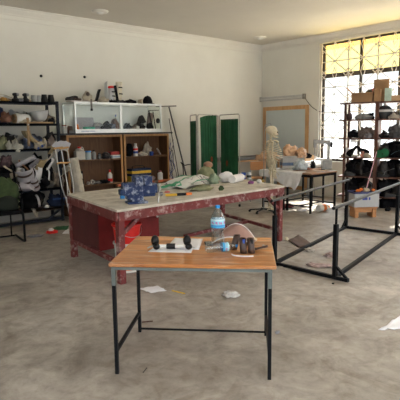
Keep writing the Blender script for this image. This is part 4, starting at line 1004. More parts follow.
lump('pink_cloth_scrap', 'pinkish scrap between the toolbox and the small bottle', 'scrap', PINKRAG, (bx(153), 9.05, z), (.12, .1, .10), seed=71, amp=.5)

# ============================================================ glass showcase
CY0 = 8.72; CX0 = PY(75.5, 130, CY0).x; CX1 = PY(162, 130, CY0).x; CZ0, CZ1 = 1.637, 2.235
W_ = CX1-CX0; D_c = Y1-.02-CY0
o = bpy.data.objects['counter_slab']; 
t = thing('glass_showcase', 'aluminium framed glass display case standing on the bookcases', 'display case', ((CX0+CX1)/2, CY0, CZ0)); hh = CZ1-CZ0
m_ = MB()
for x in (-W_/2, W_/2-.03):
    for y in (0, D_c-.03): m_.b2((x, y, 0), (x+.03, y+.03, hh))
for z in (0, hh-.035):
    for y in (0, D_c-.03): m_.b2((-W_/2+.03, y, z), (W_/2-.03, y+.03, z+.035 if z else .05))
    for x in (-W_/2, W_/2-.03): m_.b2((x, .03, z), (x+.03, D_c-.03, z+.035 if z else .05))
m_.b2((-.025, 0, .05), (.025, .03, hh-.05)); m_.build('frame', ALU, t)
MB().b2((-W_/2, -.004, .0), (W_/2, 0, .075)).build('base_strip', ALU, t)
MB().b2((-W_/2+.03, .03, 0), (W_/2-.03, D_c-.03, .05)).build('base_board', WHITEPL, t)
MB().b2((-W_/2+.03, D_c-.02, .05), (W_/2-.03, D_c-.012, hh-.05)).build('back_panel', M('white_case_back', (.74, .76, .76), .3, var=.03), t)
for a, b in ((-W_/2+.03, -.025), (.025, W_/2-.03)): MB().b2((a, .012, .05), (b, .018, hh-.05)).build('glass_pane', GLASS, t)
for x in (-W_/2+.012, W_/2-.018): MB().b2((x, .03, .05), (x+.006, D_c-.03, hh-.05)).build('glass_pane', GLASS, t)
MB().b2((-W_/2+.03, .03, hh-.012), (W_/2-.03, D_c-.03, hh-.004)).build('top_glass', GLASS, t)
MB().b2((-W_/2+.12, -.006, .028), (-W_/2+.42, -.004, .045)).build('maker_lettering', M('grey_blue_print', (.2, .27, .4), .6, var=.7, scale=60), t)
cz = CZ0+.051
def cx(px, y=8.98): return PY(px, 125, y).x
t = thing('paper_stack', 'white papers leaning inside the showcase', 'paper', (cx(88), 9.08, cz), 0, None, (-.25, 0, 0))
MB().box((.42, .012, .26), (0, 0, .14)).build('front_sheet', M('lilac_grey_paper', (.42, .41, .48), .7, var=.06), t); MB().box((.30, .02, .2), (.04, .02, .11)).build('rear_sheet', M('grey_card', (.4, .4, .42)), t)
carton('small green box lying at the front of the showcase', (cx(89, 8.86), 8.87, cz), .05, (.22, .1, .07), M('teal_box', (.02, .3, .2), .5))
lump('grey_plaster_piece', 'grey rounded piece before the papers in the showcase', 'casting', GREYCLOTH, (cx(97), 8.95, cz), (.26, .14, .16), seed=74)
lump('orange_strip_piece', 'slim orange item at the showcase edge', 'strip', ORANGE, (cx(77.5, 8.9), 8.9, cz), (.05, .08, .13), seed=75)
shoe('black and grey trainer tipped up inside the showcase', (cx(105.5), 8.98, cz+.04), 2.9, DKGREY, .26, tall=.10, sole=WHITEPL, rot=(0, .5, 2.9))
lump('dark_small_parts', 'dark jumble under the tipped trainer in the showcase', 'parts', BLACKCLOTH, (cx(104), 8.86, cz), (.34, .12, .13), seed=76, amp=.6, fine=.3)
t = thing('wooden_block', 'brown wedge shaped wooden block inside the showcase', 'block', (cx(114.5), 8.98, cz))
MB().prism([(-.09, 0), (.09, 0), (.09, .14), (.0, .24), (-.04, .2)], -.05, .05, rotm((PI/2, 0, 0))).build('block', M('brown_block', (.16, .08, .055), .7), t, bevel=.006)
lump('blue_cap_item', 'grey blue lump in front of the wooden block', 'lump', M('blue_grey_lump', (.12, .14, .2), .7), (cx(111, 8.86), 8.86, cz), (.22, .1, .14), seed=77, amp=.5)
t = thing('hanging_tag', 'dark tag hanging down over the showcase front', 'tag', (PY(91.5, 101, CY0-.02).x, CY0-.015, CZ1-.10))
MB().box((.035, .008, .19), (0, 0, .06)).build('strap', M('grey_strap', (.16, .15, .14), .7), t); MB().box((.045, .014, .04), (0, 0, -.05)).build('clip', BLACK, t)
jar('tiny bottle with blue cap near the centre post of the showcase', (cx(116.5, 9.1), 9.12, cz), .32, .03, clear_mat('slim_clear', (.75, .78, .8), .5), BLUE, 'bottle', 'bottle')
for k, (px, s_, sd_) in enumerate(((128, (.20, .14, .15), 81), (134.5, (.20, .14, .13), 82), (141.5, (.22, .14, .15), 83), (150, (.26, .16, .16), 84))):
    lump('shoe_last', ('dark shoe last nearest the centre post in the showcase', 'pale mottled shoe last second from the centre post', 'black shoe last with a light buckle in the showcase', 'black shoe last at the far end of the showcase')[k], 'shoe last', (BLACKCLOTH, M('mottled_grey_brown', (.13, .11, .1), .6, var=.7, scale=25), BLACKCLOTH, BLACKCLOTH)[k], (cx(px, 8.9), 8.9, cz), s_, (0, 0, .3*k), sd_, .5, fine=.3)
carton('small white tag box between the shoe lasts', (cx(138, 8.83), 8.84, cz), 0, (.06, .05, .08), WHITEPL)
t = shoe('black leather boot standing tilted in the showcase', (cx(143), 9.05, cz+.12), 2.6, BLACKCLOTH, .26, tall=.16, rot=(0, .4, 2.7))
t = thing('knee_joint', 'dark jointed device with a brownish panel in the showcase', 'device', (cx(151), 9.02, cz))
MB().box((.12, .06, .34), (0, 0, .2), (0, .18, 0)).build('panel', M('dusky_brown', (.2, .13, .12), .5), t, bevel=.01)
MB().bar((.04, -.04, .02), (-.05, -.04, .42), .02).bar((.12, -.04, .02), (.06, -.04, .40), .015).bar((-.05, -.04, .42), (.22, -.04, .43), .015).build('bars', BLACK, t)
MB().ball((.05, .04, .06), (.22, 0, .2)).build('knob', BLACK, t, smooth='all')
# on top of the showcase
zt = CZ1+.001
def tx(px, y=8.92): return PY(px, 98, y).x
carton('flat white tray on the showcase roof', (tx(81), 8.9, zt), .03, (.56, .22, .025), M('pinkish_white_tray', (.5, .45, .43)), name='tray', cat='tray')
shoe('grey sandal lying on the flat tray', (tx(72), 8.92, zt+.03), 2.9, DKGREY, .24, tall=.07, name='sandal', sole=BLACK)
lump('brown_leather_bit', 'small dark leather strap piece on the tray', 'leather piece', BROWNLEATHER, (tx(76.5), 8.85, zt+.027), (.15, .1, .05), seed=85, amp=.6)
t = thing('ankle_model', 'beige round ended ankle cuff with a dark hollow on the tray', 'cuff', (tx(86.5), 8.9, zt+.027))
lumpmesh((.22, .14, .19), 86, .35, 1.6).build('body', BEIGE, t, smooth='all'); MB().ball((.04, .02, .04), (-.01, -.06, .13)).build('hollow', BROWNLEATHER, t, smooth='all')
t = thing('black_sole', 'black curved sole standing on end on the showcase', 'sole', (tx(96), 8.9, zt), 0, None, (0, .18, 0))
ribbon([(-.03, 0, 0), (.0, 0, .1), (.01, 0, .2), (.03, 0, .27)], .09, (0, 1, 0)).build('sole', BLACK, t, smooth='all', solid=.022); MB().box((.07, .08, .03), (-.03, 0, .015)).build('heel', BLACK, t, bevel=.006)
lump('cream_splint', 'cream crumpled splint behind the red topped boot', 'splint', BEIGE, (tx(103), 8.95, zt), (.28, .16, .13), seed=88, amp=.8, fine=.4)
cuff_t = thing('clear_splint', 'tall translucent splint standing on the showcase', 'splint', (tx(107.5), 8.98, zt))
shell(.06, .04, .42, 3.2).build('shell', FROST, cuff_t, smooth='all', solid=.005)
def brace_boot(label, px, y, mats, h, rz, red=False, foot=.22):
    t = thing('walking_boot', label, 'boot', (tx(px, y), y, zt), rz)
    def f(u, v): a = 2*PI*u; r = .052+.012*v; return Vector((r*math.cos(a)-.02*(1-v), r*.9*math.sin(a), .06+(h-.06)*v))
    MB().surf(f, 18, 7, closeu=True).build('shaft', mats[0], t, smooth='all', solid=.014)
    def g2(u, v): x = -.07+foot*v; hh_ = .085-.05*v; a = PI*u; return Vector((x, .048*(1-.25*v)*math.cos(a), .015+hh_*math.sin(a)))
    MB().surf(g2, 12, 10).build('foot_shell', mats[1], t, smooth='all', solid=.01)
    MB().box((foot+.01, .09, .018), (-.07+foot/2, 0, .009)).build('sole', BLACK, t, bevel=.006)
    for k in (.35, .7): MB().lathe([(.068, -.012), (.068, .012)], 18, (0, 0, .06+(h-.06)*k), closed=False).build('strap', mats[2], t, smooth=True)
    if red: MB().ball((.10, .06, .035), (0, 0, h+.02)).build('red_cover', RED, t, smooth='all')
    return t
brace_boot('pale boot shell topped with a red cover on the showcase', 112, 8.95, (FROST, BLACKCLOTH, BLACK), .30, .3, True)
brace_boot('tall cream boot with black side panel on the showcase', 119.5, 8.9, (M('cream_shell', (.60, .55, .44), .6), BLACKCLOTH, BLACK), .43, .1)
lump('black_flat_cap', 'flat black padded piece lying between boot and cap', 'pad', BLACKCLOTH, (tx(130.5), 8.9, zt), (.30, .2, .10), seed=90, amp=.4)
cuff(0, 0, .07, .1, 'cream_fin', 'cream curved fin beside the black cap on the showcase', BEIGE, y=8.9, arc=3.0).location = (tx(139), 8.9, zt)
t = thing('baseball_cap', 'black baseball cap at the far end of the showcase roof', 'cap', (tx(147.5), 8.92, zt), .1)
MB().surf(lambda u, v: Vector((.115*math.cos(2*PI*u)*math.cos(v*PI/2)**.8, .10*math.sin(2*PI*u)*math.cos(v*PI/2)**.8, .17*math.sin(v*PI/2)+.01)), 22, 8, closeu=True).build('crown', BLACKCLOTH, t, smooth='all')
MB().surf(lambda u, v: Vector((.09+.10*v*math.cos(-1.1+2.2*u)+.0, .10*math.sin(-1.1+2.2*u)*(1-.1*v), .02-.012*v)), 12, 4).build('visor', BLACKCLOTH, t, smooth='all', solid=.006)
MB().ball((.012, .012, .008), (0, 0, .18)).build('button', BLACK, t, smooth='all')
# jar row left of the showcase on the slab
for k, (px, y) in enumerate(((64.3, 8.98), (70, 9.02))):
    jar(('pale plastic jar on the slab beside the showcase end', 'brown jar behind the showcase end glass')[k], (PY(px, 130, y).x, y, 1.636), .16, .05, (M('grey_white_jar', (.45, .45, .45)), M('brown_jar', (.12, .06, .04)))[k], WHITEPL if k else M('red_brown_lid', (.2, .05, .04)), neck=.8)

# ============================================================ leaning T bar and wire bundle
t0 = PY(169, 107, 9.2); b0 = PY(177.5, 178, 8.95)
b0 = PG(183, 209, 0); b0 = Vector((7.38, 8.85, 0.01)); 
t = thing('leaning_t_bar', 'dark metal T shaped rod leaning against the back wall by the bookcase', 'metal rod', b0)
v = Vector((t0.x, 9.2, t0.z))-b0
MB().tube([(0, 0, 0), v], .017, 8).build('upright', M('dark_grey_rod', (.10, .10, .10), .5, .4), t, smooth=True)
a, b = PY(156, 106.5, 9.18), PY(176, 106, 9.18)
MB().bar(a-b0, b-b0, .03, .025).build('cross_bar', M('dark_grey_rod', (.10, .10, .10)), t)
b1 = Vector((7.12, 8.9, .01)); t = thing('slim_rod', 'slim dark rod leaning beside the T shaped one', 'metal rod', b1)
t1 = PY(169.5, 140, 9.22); MB().tube([(0, 0, 0), Vector((t1.x, 9.22, 1.95))-b1], .009, 6).build('rod', DKGREY, t, smooth=True)
MB().ball((.014, .014, .014), (0, 0, .014)).build('foot', BLACK, t, smooth='all')
t = thing('wire_bundle', 'tangle of grey and blue wires standing beside the bookcase', 'wires', (6.92, 9.05, .01))
for k in range(9):
    r_ = random.Random(k); q = [(r_.uniform(-.05, .06), r_.uniform(-.05, .05), 0)]
    for j in range(1, 6): q.append((r_.uniform(-.07, .10), r_.uniform(-.1, .1), .27*j*r_.uniform(.9, 1.1)))
    MB().tube(spline(q, 5), .006, 5).build('wire', (GREYCLOTH, BLUE, DKGREY)[k % 3], t, smooth='all')
a = PY(173, 160, 8.9); b = PY(184, 164.5, 8.85)
t = thing('bent_hook', 'short bent dark hook sticking out from the leaning rods', 'hook', (7.22, 8.98, .0))
MB().tube(spline([(0, 0, 0), (0, 0, .6), (-.02, 0, .85), (-.08, -.01, .93), (.02, -.03, .86), (.14, -.05, .87), (.26, -.1, .82)]), .012, 6).build('rod', BLACK, t, smooth='all')
MB().ball(.02, (.26, -.1, .82)).build('tip', BLACK, t, smooth='all')

# ============================================================ green screen
E1, H1, W1, K1 = Vector((7.56, 7.44, 0)), Vector((7.64, 8.20, 0)), Vector((6.92, 8.12, 0)), Vector((7.23, 8.72, 0))
t = thing('folding_screen', 'three part hospital screen with dark green cloth panels', 'screen', (H1.x, H1.y, 0))
SH = 2.0
STEELWHITE = M('worn_white_tube', (.42, .41, .39), .4, .5, .2, 30)
def frame(a, b, nm):
    a, b = a-H1, b-H1; d = (b-a); n = d.normalized()*.03; q = [a+n+Vector((0, 0, .06)), a+n+Vector((0, 0, SH-.03)), a+n*2.2+Vector((0, 0, SH)), b-n*2.2+Vector((0, 0, SH)), b-n+Vector((0, 0, SH-.03)), b-n+Vector((0, 0, .06))]
    f = MB().tube(q, .0135, 10).tube([a+n+Vector((0, 0, .25)), b-n+Vector((0, 0, .25))], .011, 8).build('tube_frame', STEELWHITE, t, smooth='all')
    for e in (a+n, b-n): MB().lathe([(.02, 0), (.026, .02), (.026, .04), (.012, .06)], 12, (e.x, e.y, 0)).build('castor', BLACK, f, smooth=True)
def cloth(a, b, z0, z1, amp, k0=0, k1=1, seed=0, droop=0):
    a, b = a-H1, b-H1; d = b-a; nn = Vector((-d.y, d.x, 0)).normalized()
    def f(u, v):
        p = a+d*(k0+(k1-k0)*u*(1-.0*v)); z = z1+(z0-z1)*v
        if droop: z -= droop*(1-u)**3*(1-v); p += d*droop*.35*math.sin(v*PI)*(1-u)**2
        off = amp*(math.sin(u*19+seed+2*v)*(.5+.5*v)+.6*math.sin(u*41+seed*2))*.6
        return p+nn*off+Vector((0, 0, z))
    return MB().surf(f, 60, 20).build('cloth_panel', GREENCLOTH, t, smooth='all', solid=.003)
frame(E1, H1, 'a'); frame(H1, W1, 'b'); frame(W1, K1, 'c')
cloth(H1, E1, .30, SH-.10, .012, .08, .90, 1)
cloth(W1, H1, .30, SH-.005, .018, .14, .90, 3, droop=.06)
cloth(K1, W1, .30, SH-.13, .015, .1, .95, 5)
for e, z in ((H1, .7), (H1, 1.55)): MB().tube([(-.035, 0, z), (.035, 0, z)], .012, 8).build('hinge', CHROME, t, smooth=True)
STAIN = M('rust_mark', (.28, .07, .03), .8)
for a, b, k, z in ((W1, H1, .62, 1.02), (H1, E1, .42, .93)):
    q = a.lerp(b, k)-H1; d = (b-a).normalized(); nn = Vector((-d.y, d.x, 0));  nn = -nn if nn.dot(-q-H1) < 0 else nn
    MB().add([q+nn*.022+d*.035*math.cos(i*PI/4)*(1+.3*(i % 2))+Vector((0, 0, z+.05*math.sin(i*PI/4)*(1+.4*((i+1) % 2)))) for i in range(8)], [tuple(range(8))]).build('cloth_mark', STAIN, t, solid=.002)

t = thing('brace_upright', 'black leaning brace upright between the two boots on the showcase', 'brace', (tx(116.3), 8.86, zt), 0, None, (0, -.16, 0))
MB().box((.055, .03, .36), (0, 0, .18)).build('upright', BLACKCLOTH, t, bevel=.01); MB().box((.14, .05, .03), (.05, 0, .015)).build('foot', BLACK, t, bevel=.006)
# more straps and liners tangled in the heap on the low shelf
z = SZ[3]
for k, (px, dz, r_, h_, rot, arc, mt, lb) in enumerate(((8, .30, .08, .22, (.5, 1.2, .4), 2.8, BEIGE, 'beige curved cuff under the trunk braces at the backpack side'), (29, .44, .07, .24, (.2, 1.0, .5), 2.4, LILAC, 'white curved cuff edge arching above the large trunk brace'),
        (33, .02, .075, .24, (.3, .5, -1.7), 2.4, LILAC, 'narrow white cuff hanging low beside the white strips'), (44, .10, .07, .2, (.9, .3, -1.2), 2.6, BLACKCLOTH, 'black padded cuff behind the white tail'), (57, .26, .07, .24, (1.1, .2, .3), 2.6, BEIGE, 'beige cuff near the crutch grips'))):
    cuff(px, z, r_, h_, 'brace_cuff', lb, mt, y=8.66, rot=rot, arc=arc, dz=dz, cat='cuff', strap=(BROWNLEATHER if k in (1, 2) else None))
strip('brown leather edging strap slanting over the large trunk brace', 20, 160, 172, .035, M('saddle_leather', (.28, .14, .07), .5), px2=30)
strip('dark strap falling from the heap above the backpack', 12, 165, 182, .04, BLACKCLOTH, px2=15)
strip('beige strap slanting at the top of the heap', 5, 166, 172, .05, BEIGE, px2=13)

z = SZ[1]
CLOUDY = M('cloudy_plastic_bag', (.46, .45, .4))
sl(8, 22, z, .26, 'clear_plastic_sheet', 'crumpled clear plastic sheet over the white socket on the second shelf', 'plastic sheet', FROST, y=8.98, d=.2, amp=.7, fine=.4)
sl(23, 38, z, .24, 'clear_film_bag', 'cloudy film bag behind the dark crumpled brace', 'bag', CLOUDY, y=9.0, d=.18, amp=.7, fine=.4)
sl(44, 57, z, .17, 'grey_taupe_pad', 'taupe pad at the post end behind the frosted shell', 'pad', M('taupe_felt', (.27, .22, .17)), y=9.0, d=.16, amp=.6, fine=.3)
sl(18, 33, z, .09, 'beige_strap_bunch', 'beige straps bunched at the front edge of the second shelf', 'straps', BEIGE, y=8.70, d=.12, amp=.8, fine=.4)
z = SZ[2]
sl(-3, 22, z, .30, 'grey_crumpled_film', 'grey crumpled film filling the rear of the third shelf at the outer end', 'plastic film', M('grey_film', (.26, .26, .27), .4, var=.5, bmp=.4), y=9.02, d=.16, amp=.6, fine=.4)
sl(20, 44, z, .27, 'slate_cloth', 'slate coloured cloth lining the rear of the third shelf', 'cloth', M('slate_cloth', (.09, .10, .13), .9, var=.6, bmp=.4), y=9.05, d=.12, amp=.6, fine=.4)
sl(33, 46, z, .13, 'beige_insole_heap', 'beige insoles heaped before the blue sleeve', 'insoles', BEIGE, y=8.69, d=.14, amp=.8, fine=.4)
sl(5, 12, z, .17, 'clear_wrapper', 'small bright plastic wrapper in front of the mottled cloth', 'wrapper', CLOUDY, y=8.69, d=.12, amp=.8, fine=.4)
z = SZ[0]
sl(10, 24, z, .06, 'thin_grey_strap', 'thin grey strap coiled behind the first casting on the top shelf', 'strap', DKGREY, y=8.95, d=.14, amp=.8, fine=.4)
z = SZ[3]
sl(16, 34, z, .34, 'lilac_cloth', 'lilac white cloth bunched under the trunk braces', 'cloth', M('lilac_cloth', (.42, .41, .47), .8, var=.3, bmp=.5), y=8.80, d=.2, amp=.8, fine=.5)
z = SZ[4]
sl(-4, 15, z, .33, 'black_carrier', 'black carrier behind the visitor chair on the lowest shelf', 'bag', BLACKCLOTH, y=8.9, d=.3, amp=.4)
# ============================================================ visitor chair and backpack
CHX, CHY = 2.50, 7.58
t = thing('visitor_chair', 'black tube framed visitor chair at the edge of the picture', 'chair', (CHX, CHY, 0), -.12)
for s, nm in ((1, 'a'), (-1, 'b')):
    q = spline([(s*.27, .26, .44), (s*.27, -.20, .44), (s*.27, -.27, .40), (s*.27, -.28, .10), (s*.27, -.24, .022), (s*.27, .30, .022)], 6)
    MB().tube(q, .017, 10).build('sled_frame', STEELBLK, t, smooth='all')
    MB().tube(spline([(s*.27, -.22, .44), (s*.275, -.22, .62), (s*.275, -.12, .66), (s*.27, .22, .66), (s*.25, .27, .72)], 6), .017, 10).build('arm_tube', STEELBLK, t, smooth='all')
    MB().box((.05, .26, .025), (s*.275, .02, .675)).build('arm_pad', BLACK, t, bevel=.01)
MB().tube([(-.27, .28, .022), (.27, .28, .022)], .012, 8).tube([(-.27, -.1, .43), (.27, -.1, .43)], .012, 8).build('cross_tube', STEELBLK, t, smooth=True)
MB().box((.50, .48, .07), (0, 0, .47)).build('seat', BLACKCLOTH, t, bevel=.03)
MB().box((.48, .06, .46), (0, .29, .80), (-.15, 0, 0)).build('backrest', BLACKCLOTH, t, bevel=.028)
for s in (-1, 1): MB().tube([(s*.2, .24, .42), (s*.2, .26, .022)], .012, 8).build('rear_leg', STEELBLK, t, smooth=True)
t = thing('backpack', 'dark olive green backpack standing on the black chair', 'backpack', (CHX+.06, CHY-.02, .507), -.2)
lumpmesh((.46, .32, .50), 91, .22, 1.3, 4).build('pack_body', OLIVE, t, smooth='all')
lumpmesh((.34, .14, .22), 92, .2, 1.3).build('front_pocket', M('dark_green_black_cloth', (.014, .02, .014), .85, bmp=.2), t, (.02, -.16, .0), smooth='all')
ribbon([(.12, -.1, .44), (.2, -.19, .38), (.23, -.2, .2), (.17, -.15, .05)], .04).build('strap', BLACKCLOTH, t, smooth='all', solid=.008)
MB().tube(spline([(-.05, -.02, .46), (0, -.03, .53), (.06, -.02, .47)]), .01, 6).build('grab_loop', BLACKCLOTH, t, smooth='all')

# ============================================================ mirror / light trough / cable on the window wall
ym0, ym1 = PX(309, 105, X1-.03).y, PX(263.5, 107, X1-.03).y
mz1 = 2.27; mz0 = .10
t = thing('framed_board', 'tall pale blue grey board in a wide pine frame standing by the corner', 'board', (X1-.035, (ym0+ym1)/2, mz0)); wm = ym1-ym0; hm = mz1-mz0
for s in (-1, 1): MB().box((.03, .10, hm), (0, s*(wm/2-.05), hm/2)).build('frame_stile', PINE, t, bevel=.004)
for z in (.05, hm-.05): MB().box((.03, wm-.2, .10), (0, 0, z)).build('frame_rail', PINE, t, bevel=.004)
MIR = M('pale_board_face', (.50, .56, .57), .35, var=.03, scale=2)
MB().box((.008, wm-.2, hm-.2), (.004, 0, hm/2)).build('board_face', MIR, t)
for z in (.0,): MB().b2((-.02, -wm/2+.05, -mz0), (.02, -wm/2+.15, 0)).b2((-.02, wm/2-.15, -mz0), (.02, wm/2-.05, 0)).build('foot', PINE, t)
a, b = PX(260, 98.5, X1-.05), PX(304, 97.5, X1-.05)
t = thing('wall_light', 'long grey fluorescent light trough above the framed board, switched off', 'light', (X1-.045, (a.y+b.y)/2, (a.z+b.z)/2)); Lw = abs(a.y-b.y)
MB().box((.06, Lw, .11), (.01, 0, 0)).build('housing', LTGREY, t, bevel=.01)
MB().tube([(-.035, -Lw/2+.03, -.02), (-.035, Lw/2-.03, -.02)], .018, 12).build('tube', M('unlit_tube', (.6, .6, .58), .3, var=.02), t, smooth=True)
for s in (-1, 1): MB().box((.09, .05, .13), (-.0, s*Lw/2, 0)).build('end_cap', M('end_cap_grey', (.25, .24, .22), .6), t, bevel=.006)
p0_, p1_, p2_, p3_ = PX(305, 98, X1-.02), PX(311, 106, X1-.015), PX(318, 111, X1-.015), PX(322, 112, X1-.02)
o = MB().tube(spline([p0_-p0_, p1_-p0_, p2_-p0_, Vector((p3_.x-p0_.x, p3_.y-p0_.y, p3_.z-p0_.z))], 6), .008, 6).build('power_cable', DKGREY, None, p0_, smooth='all'); tag(o, 'dark cable running from the wall light to the window', 'cable')

# ============================================================ plinth (treatment couch) by the corner
t = thing('treatment_couch', 'long couch with dark padded top and wooden rail, in front of the framed board', 'couch', (9.0, 8.62, 0)); 
MB().box((1.9, .70, .07), (0, 0, .965)).build('padded_top', M('dark_grey_vinyl', (.05, .045, .04), .45), t, bevel=.02)
m_ = MB()
for s in (-1, 1): m_.box((1.88, .03, .03), (0, s*.33, .915)).box((.03, .63, .03), (s*.92, 0, .915))
m_.build('rail', PINE, t)
for s in (-1, 1):
    for k in (-1, 1): MB().box((.06, .06, .90), (s*.89, k*.29, .45)).build('leg', PINE, t, bevel=.004)

# wooden chair in front of the couch
p = PG(255, 190, 0)
t = thing('school_chair', 'wooden seat and back school chair tucked against the couch', 'chair', (8.50, 7.90, 0), -.35)
MB().box((.40, .02, .20), (0, -.17, .835), (.1, 0, 0)).build('backrest', CHAIRWOOD, t, bevel=.008)
MB().box((.42, .40, .022), (0, .02, .54)).build('seat', CHAIRWOOD, t, bevel=.008)
for s in (-1, 1):
    MB().tube([(s*.185, -.17, .90), (s*.185, -.15, .53), (s*.2, -.2, .0)], .012, 8).build('leg', GREYMETAL, t, smooth='all')
    MB().tube([(s*.185, .18, .53), (s*.2, .22, .0)], .012, 8).build('leg', GREYMETAL, t, smooth='all')
MB().tube([(-.19, -.17, .2), (.19, -.17, .2)], .009, 6).tube([(-.185, .18, .51), (.185, .18, .51)], .01, 6).build('stretcher', GREYMETAL, t, smooth=True)

# ============================================================ two work tables near the window
def side_table(label, x0, x1, y0, y1, h, topmat):
    t = thing('side_table', label, 'table', ((x0+x1)/2, (y0+y1)/2, 0)); w, d = x1-x0, y1-y0
    MB().box((w, d, .03), (0, 0, h-.015)).build('tabletop', topmat, t, bevel=.005)
    m_ = MB()
    for s in (-1, 1): m_.box((w-.06, .025, .05), (0, s*(d/2-.03), h-.055)).box((.025, d-.06, .05), (s*(w/2-.03), 0, h-.055))
    m_.build('apron', STEELBLK, t)
    for s in (-1, 1):
        for k in (-1, 1): MB().box((.035, .035, h-.03), (s*(w/2-.03), k*(d/2-.03), (h-.03)/2)).build('leg', STEELBLK, t)
        MB().bar((s*(w/2-.03), -d/2+.03, .13), (s*(w/2-.03), d/2-.03, .13), .025).build('side_rail', STEELBLK, t)
    MB().bar((-w/2+.03, 0, .13), (w/2-.03, 0, .13), .025).build('stretcher', STEELBLK, t)
    return t
TT = .80
TWOOD2 = wood('dull_brown_table', (.34, .19, .09), (.2, .1, .05), 3, 0, .5)
side_table('wood topped black legged table carrying the grey machine', 7.86, 8.74, 5.80, 6.44, TT, TWOOD2)
side_table('black legged table under the white sheet', 7.86, 9.30, 6.48, 7.10, TT, TWOOD2)
# sheet
t = thing('white_sheet', 'white cloth draped over the table, one corner hanging low', 'sheet', (7.82, 6.55, 0))
def shf(u, v):
    # u along y from near (5.98) to far (7.13), v from the low hem over the top
    y = -.55+1.13*u; w1 = .22
    drop = (.06+.32*(u/.14)) if u < .14 else .38-.27*((u-.14)/.86)**.8
    drop += .02*math.sin(u*21)
    if v < .4:
        s = v/.4; z = TT+.012-drop*(1-s); x = .018-.03*(1-s)+.018*math.sin(u*34+s*2)*(1-s)
    else:
        s = (v-.4)/.6; x = .02+(1.40*min(1, max(.0, (u-.40)*9))+.16)*s*(1 if u > .0 else .4); z = TT+.014+.010*noise.noise(Vector((u*6, s*7, 2)))
        x = min(x, 1.5)
    return Vector((x, y, z))
MB().surf(shf, 48, 26).build('cloth', WHITECLOTH, t, smooth='all', solid=.004)
# far side drop of the sheet (front long edge, faces the viewer)
TZ2 = TT+.025
def ob(px, py, z=TZ2, fwd=0.0):
    q = PG(px, py, z); return (q.x+fw.x*fwd, q.y+fw.y*fwd, z)
# grey crate with a tray of crumpled tan plastic
p = Vector(ob(291, 168.5, TZ2, .15)); 
carton('grey plastic crate standing on the white sheet, with a tray on top', (8.42, 6.80, TZ2), HEAD-PI/2+.1, (.36, .26, .22), LTGREY, name='plastic_crate', cat='crate', band=M('blue_grey_band', (.12, .18, .32), .5))
t = thing('shallow_tray', 'shallow pale tray balanced on the grey crate', 'tray', (8.42, 6.80, TZ2+.222), HEAD-PI/2+.1)
m_ = MB().box((.62, .36, .012), (0, 0, .006))
for s in (-1, 1): m_.box((.62, .012, .045), (0, s*.175, .028)).box((.012, .36, .045), (s*.305, 0, .028))
m_.build('tray_body', M('grey_white_tray', (.45, .44, .42), .5), t)
SKINB = M('tan_foil_sheet', (.60, .37, .22), .5, var=.22, bmp=.3)
z3 = TZ2+.236
for k, (dx, s_, lb, sd_) in enumerate(((-.46, (.62, .32, .24), 'crumpled tan sheet drooping off the tray towards the skeleton', 101), (.0, (.40, .30, .29), 'tallest crumpled tan sheet in the middle of the tray', 102), (.25, (.44, .28, .22), 'crumpled tan sheet at the window end of the tray', 103))):
    q = Vector((8.42, 6.80, 0))+rt*dx-fw*.02*k
    lump('tan_sheet_crumple', lb, 'crumpled sheet', SKINB, (q.x, q.y, z3-(.07 if k == 0 else 0)), s_, (0, 0, .5*k-.6), sd_, .5, 1.6, sub=4, fine=.3)
q = Vector((8.42, 6.80, 0))+rt*.40-fw*.0; lump('black_strap_pile', 'black straps bunched at the window end of the tray', 'strap', BLACKCLOTH, (q.x, q.y, z3-.02), (.22, .18, .11), (0, 0, 0), 104, .6, fine=.3)
q = ob(287, 168.5, TZ2, .02); lump('orange_tan_form', 'shiny orange tan moulded form in front of the grey crate', 'form', M('orange_tan_plastic', (.62, .3, .15), .35), (q[0], q[1], TZ2), (.26, .16, .15), (0, 0, -.7), 105, .5, 1.4)
q = ob(300, 170, TZ2, .03); lump('clear_white_bag', 'white and blue plastic bag full of parts on the sheet', 'bag', M('white_blue_bag', (.46, .52, .56), .35, var=.5, scale=12, bmp=.4), (q[0], q[1], TZ2), (.34, .22, .22), (0, 0, -.7), 106, .5, fine=.3)
q = ob(309, 170.5, TT+.002, .02); lump('red_brown_scraps', 'small reddish brown scraps by the machine', 'scraps', M('red_brown_scrap', (.3, .12, .07), .7, var=.5), (q[0], q[1], TT+.016), (.20, .12, .05), (0, 0, -.4), 107, .7, fine=.4)
# leaning cardboard flap
q = Vector(ob(311, 168, TT, .18)); t = thing('card_flap', 'brown cardboard sheet leaning between the crate and the machine', 'cardboard', (q.x, q.y, TT+.02), 0, None, (.0, 0, HEAD-PI/2))
MB().add([(-.05, 0, 0), (.20, -.05, 0), (.14, .05, .24), (-.14, .1, .34)], [(0, 1, 2, 3)]).build('card_sheet', CARDL, t, solid=.006)
MB().add([(.20, -.05, 0), (.32, -.12, .06), (.22, -.02, .2), (.14, .05, .24)], [(0, 1, 2, 3)]).build('card_fold', PAPER, t, solid=.006)
q = ob(313.5, 169, TT+.002, .10); lump('black_clamp', 'black bunched clamp beside the machine base', 'clamp', BLACKCLOTH, (q[0]+.02, q[1], TT+.016), (.14, .12, .18), (0, 0, 0), 108, .6, fine=.3)
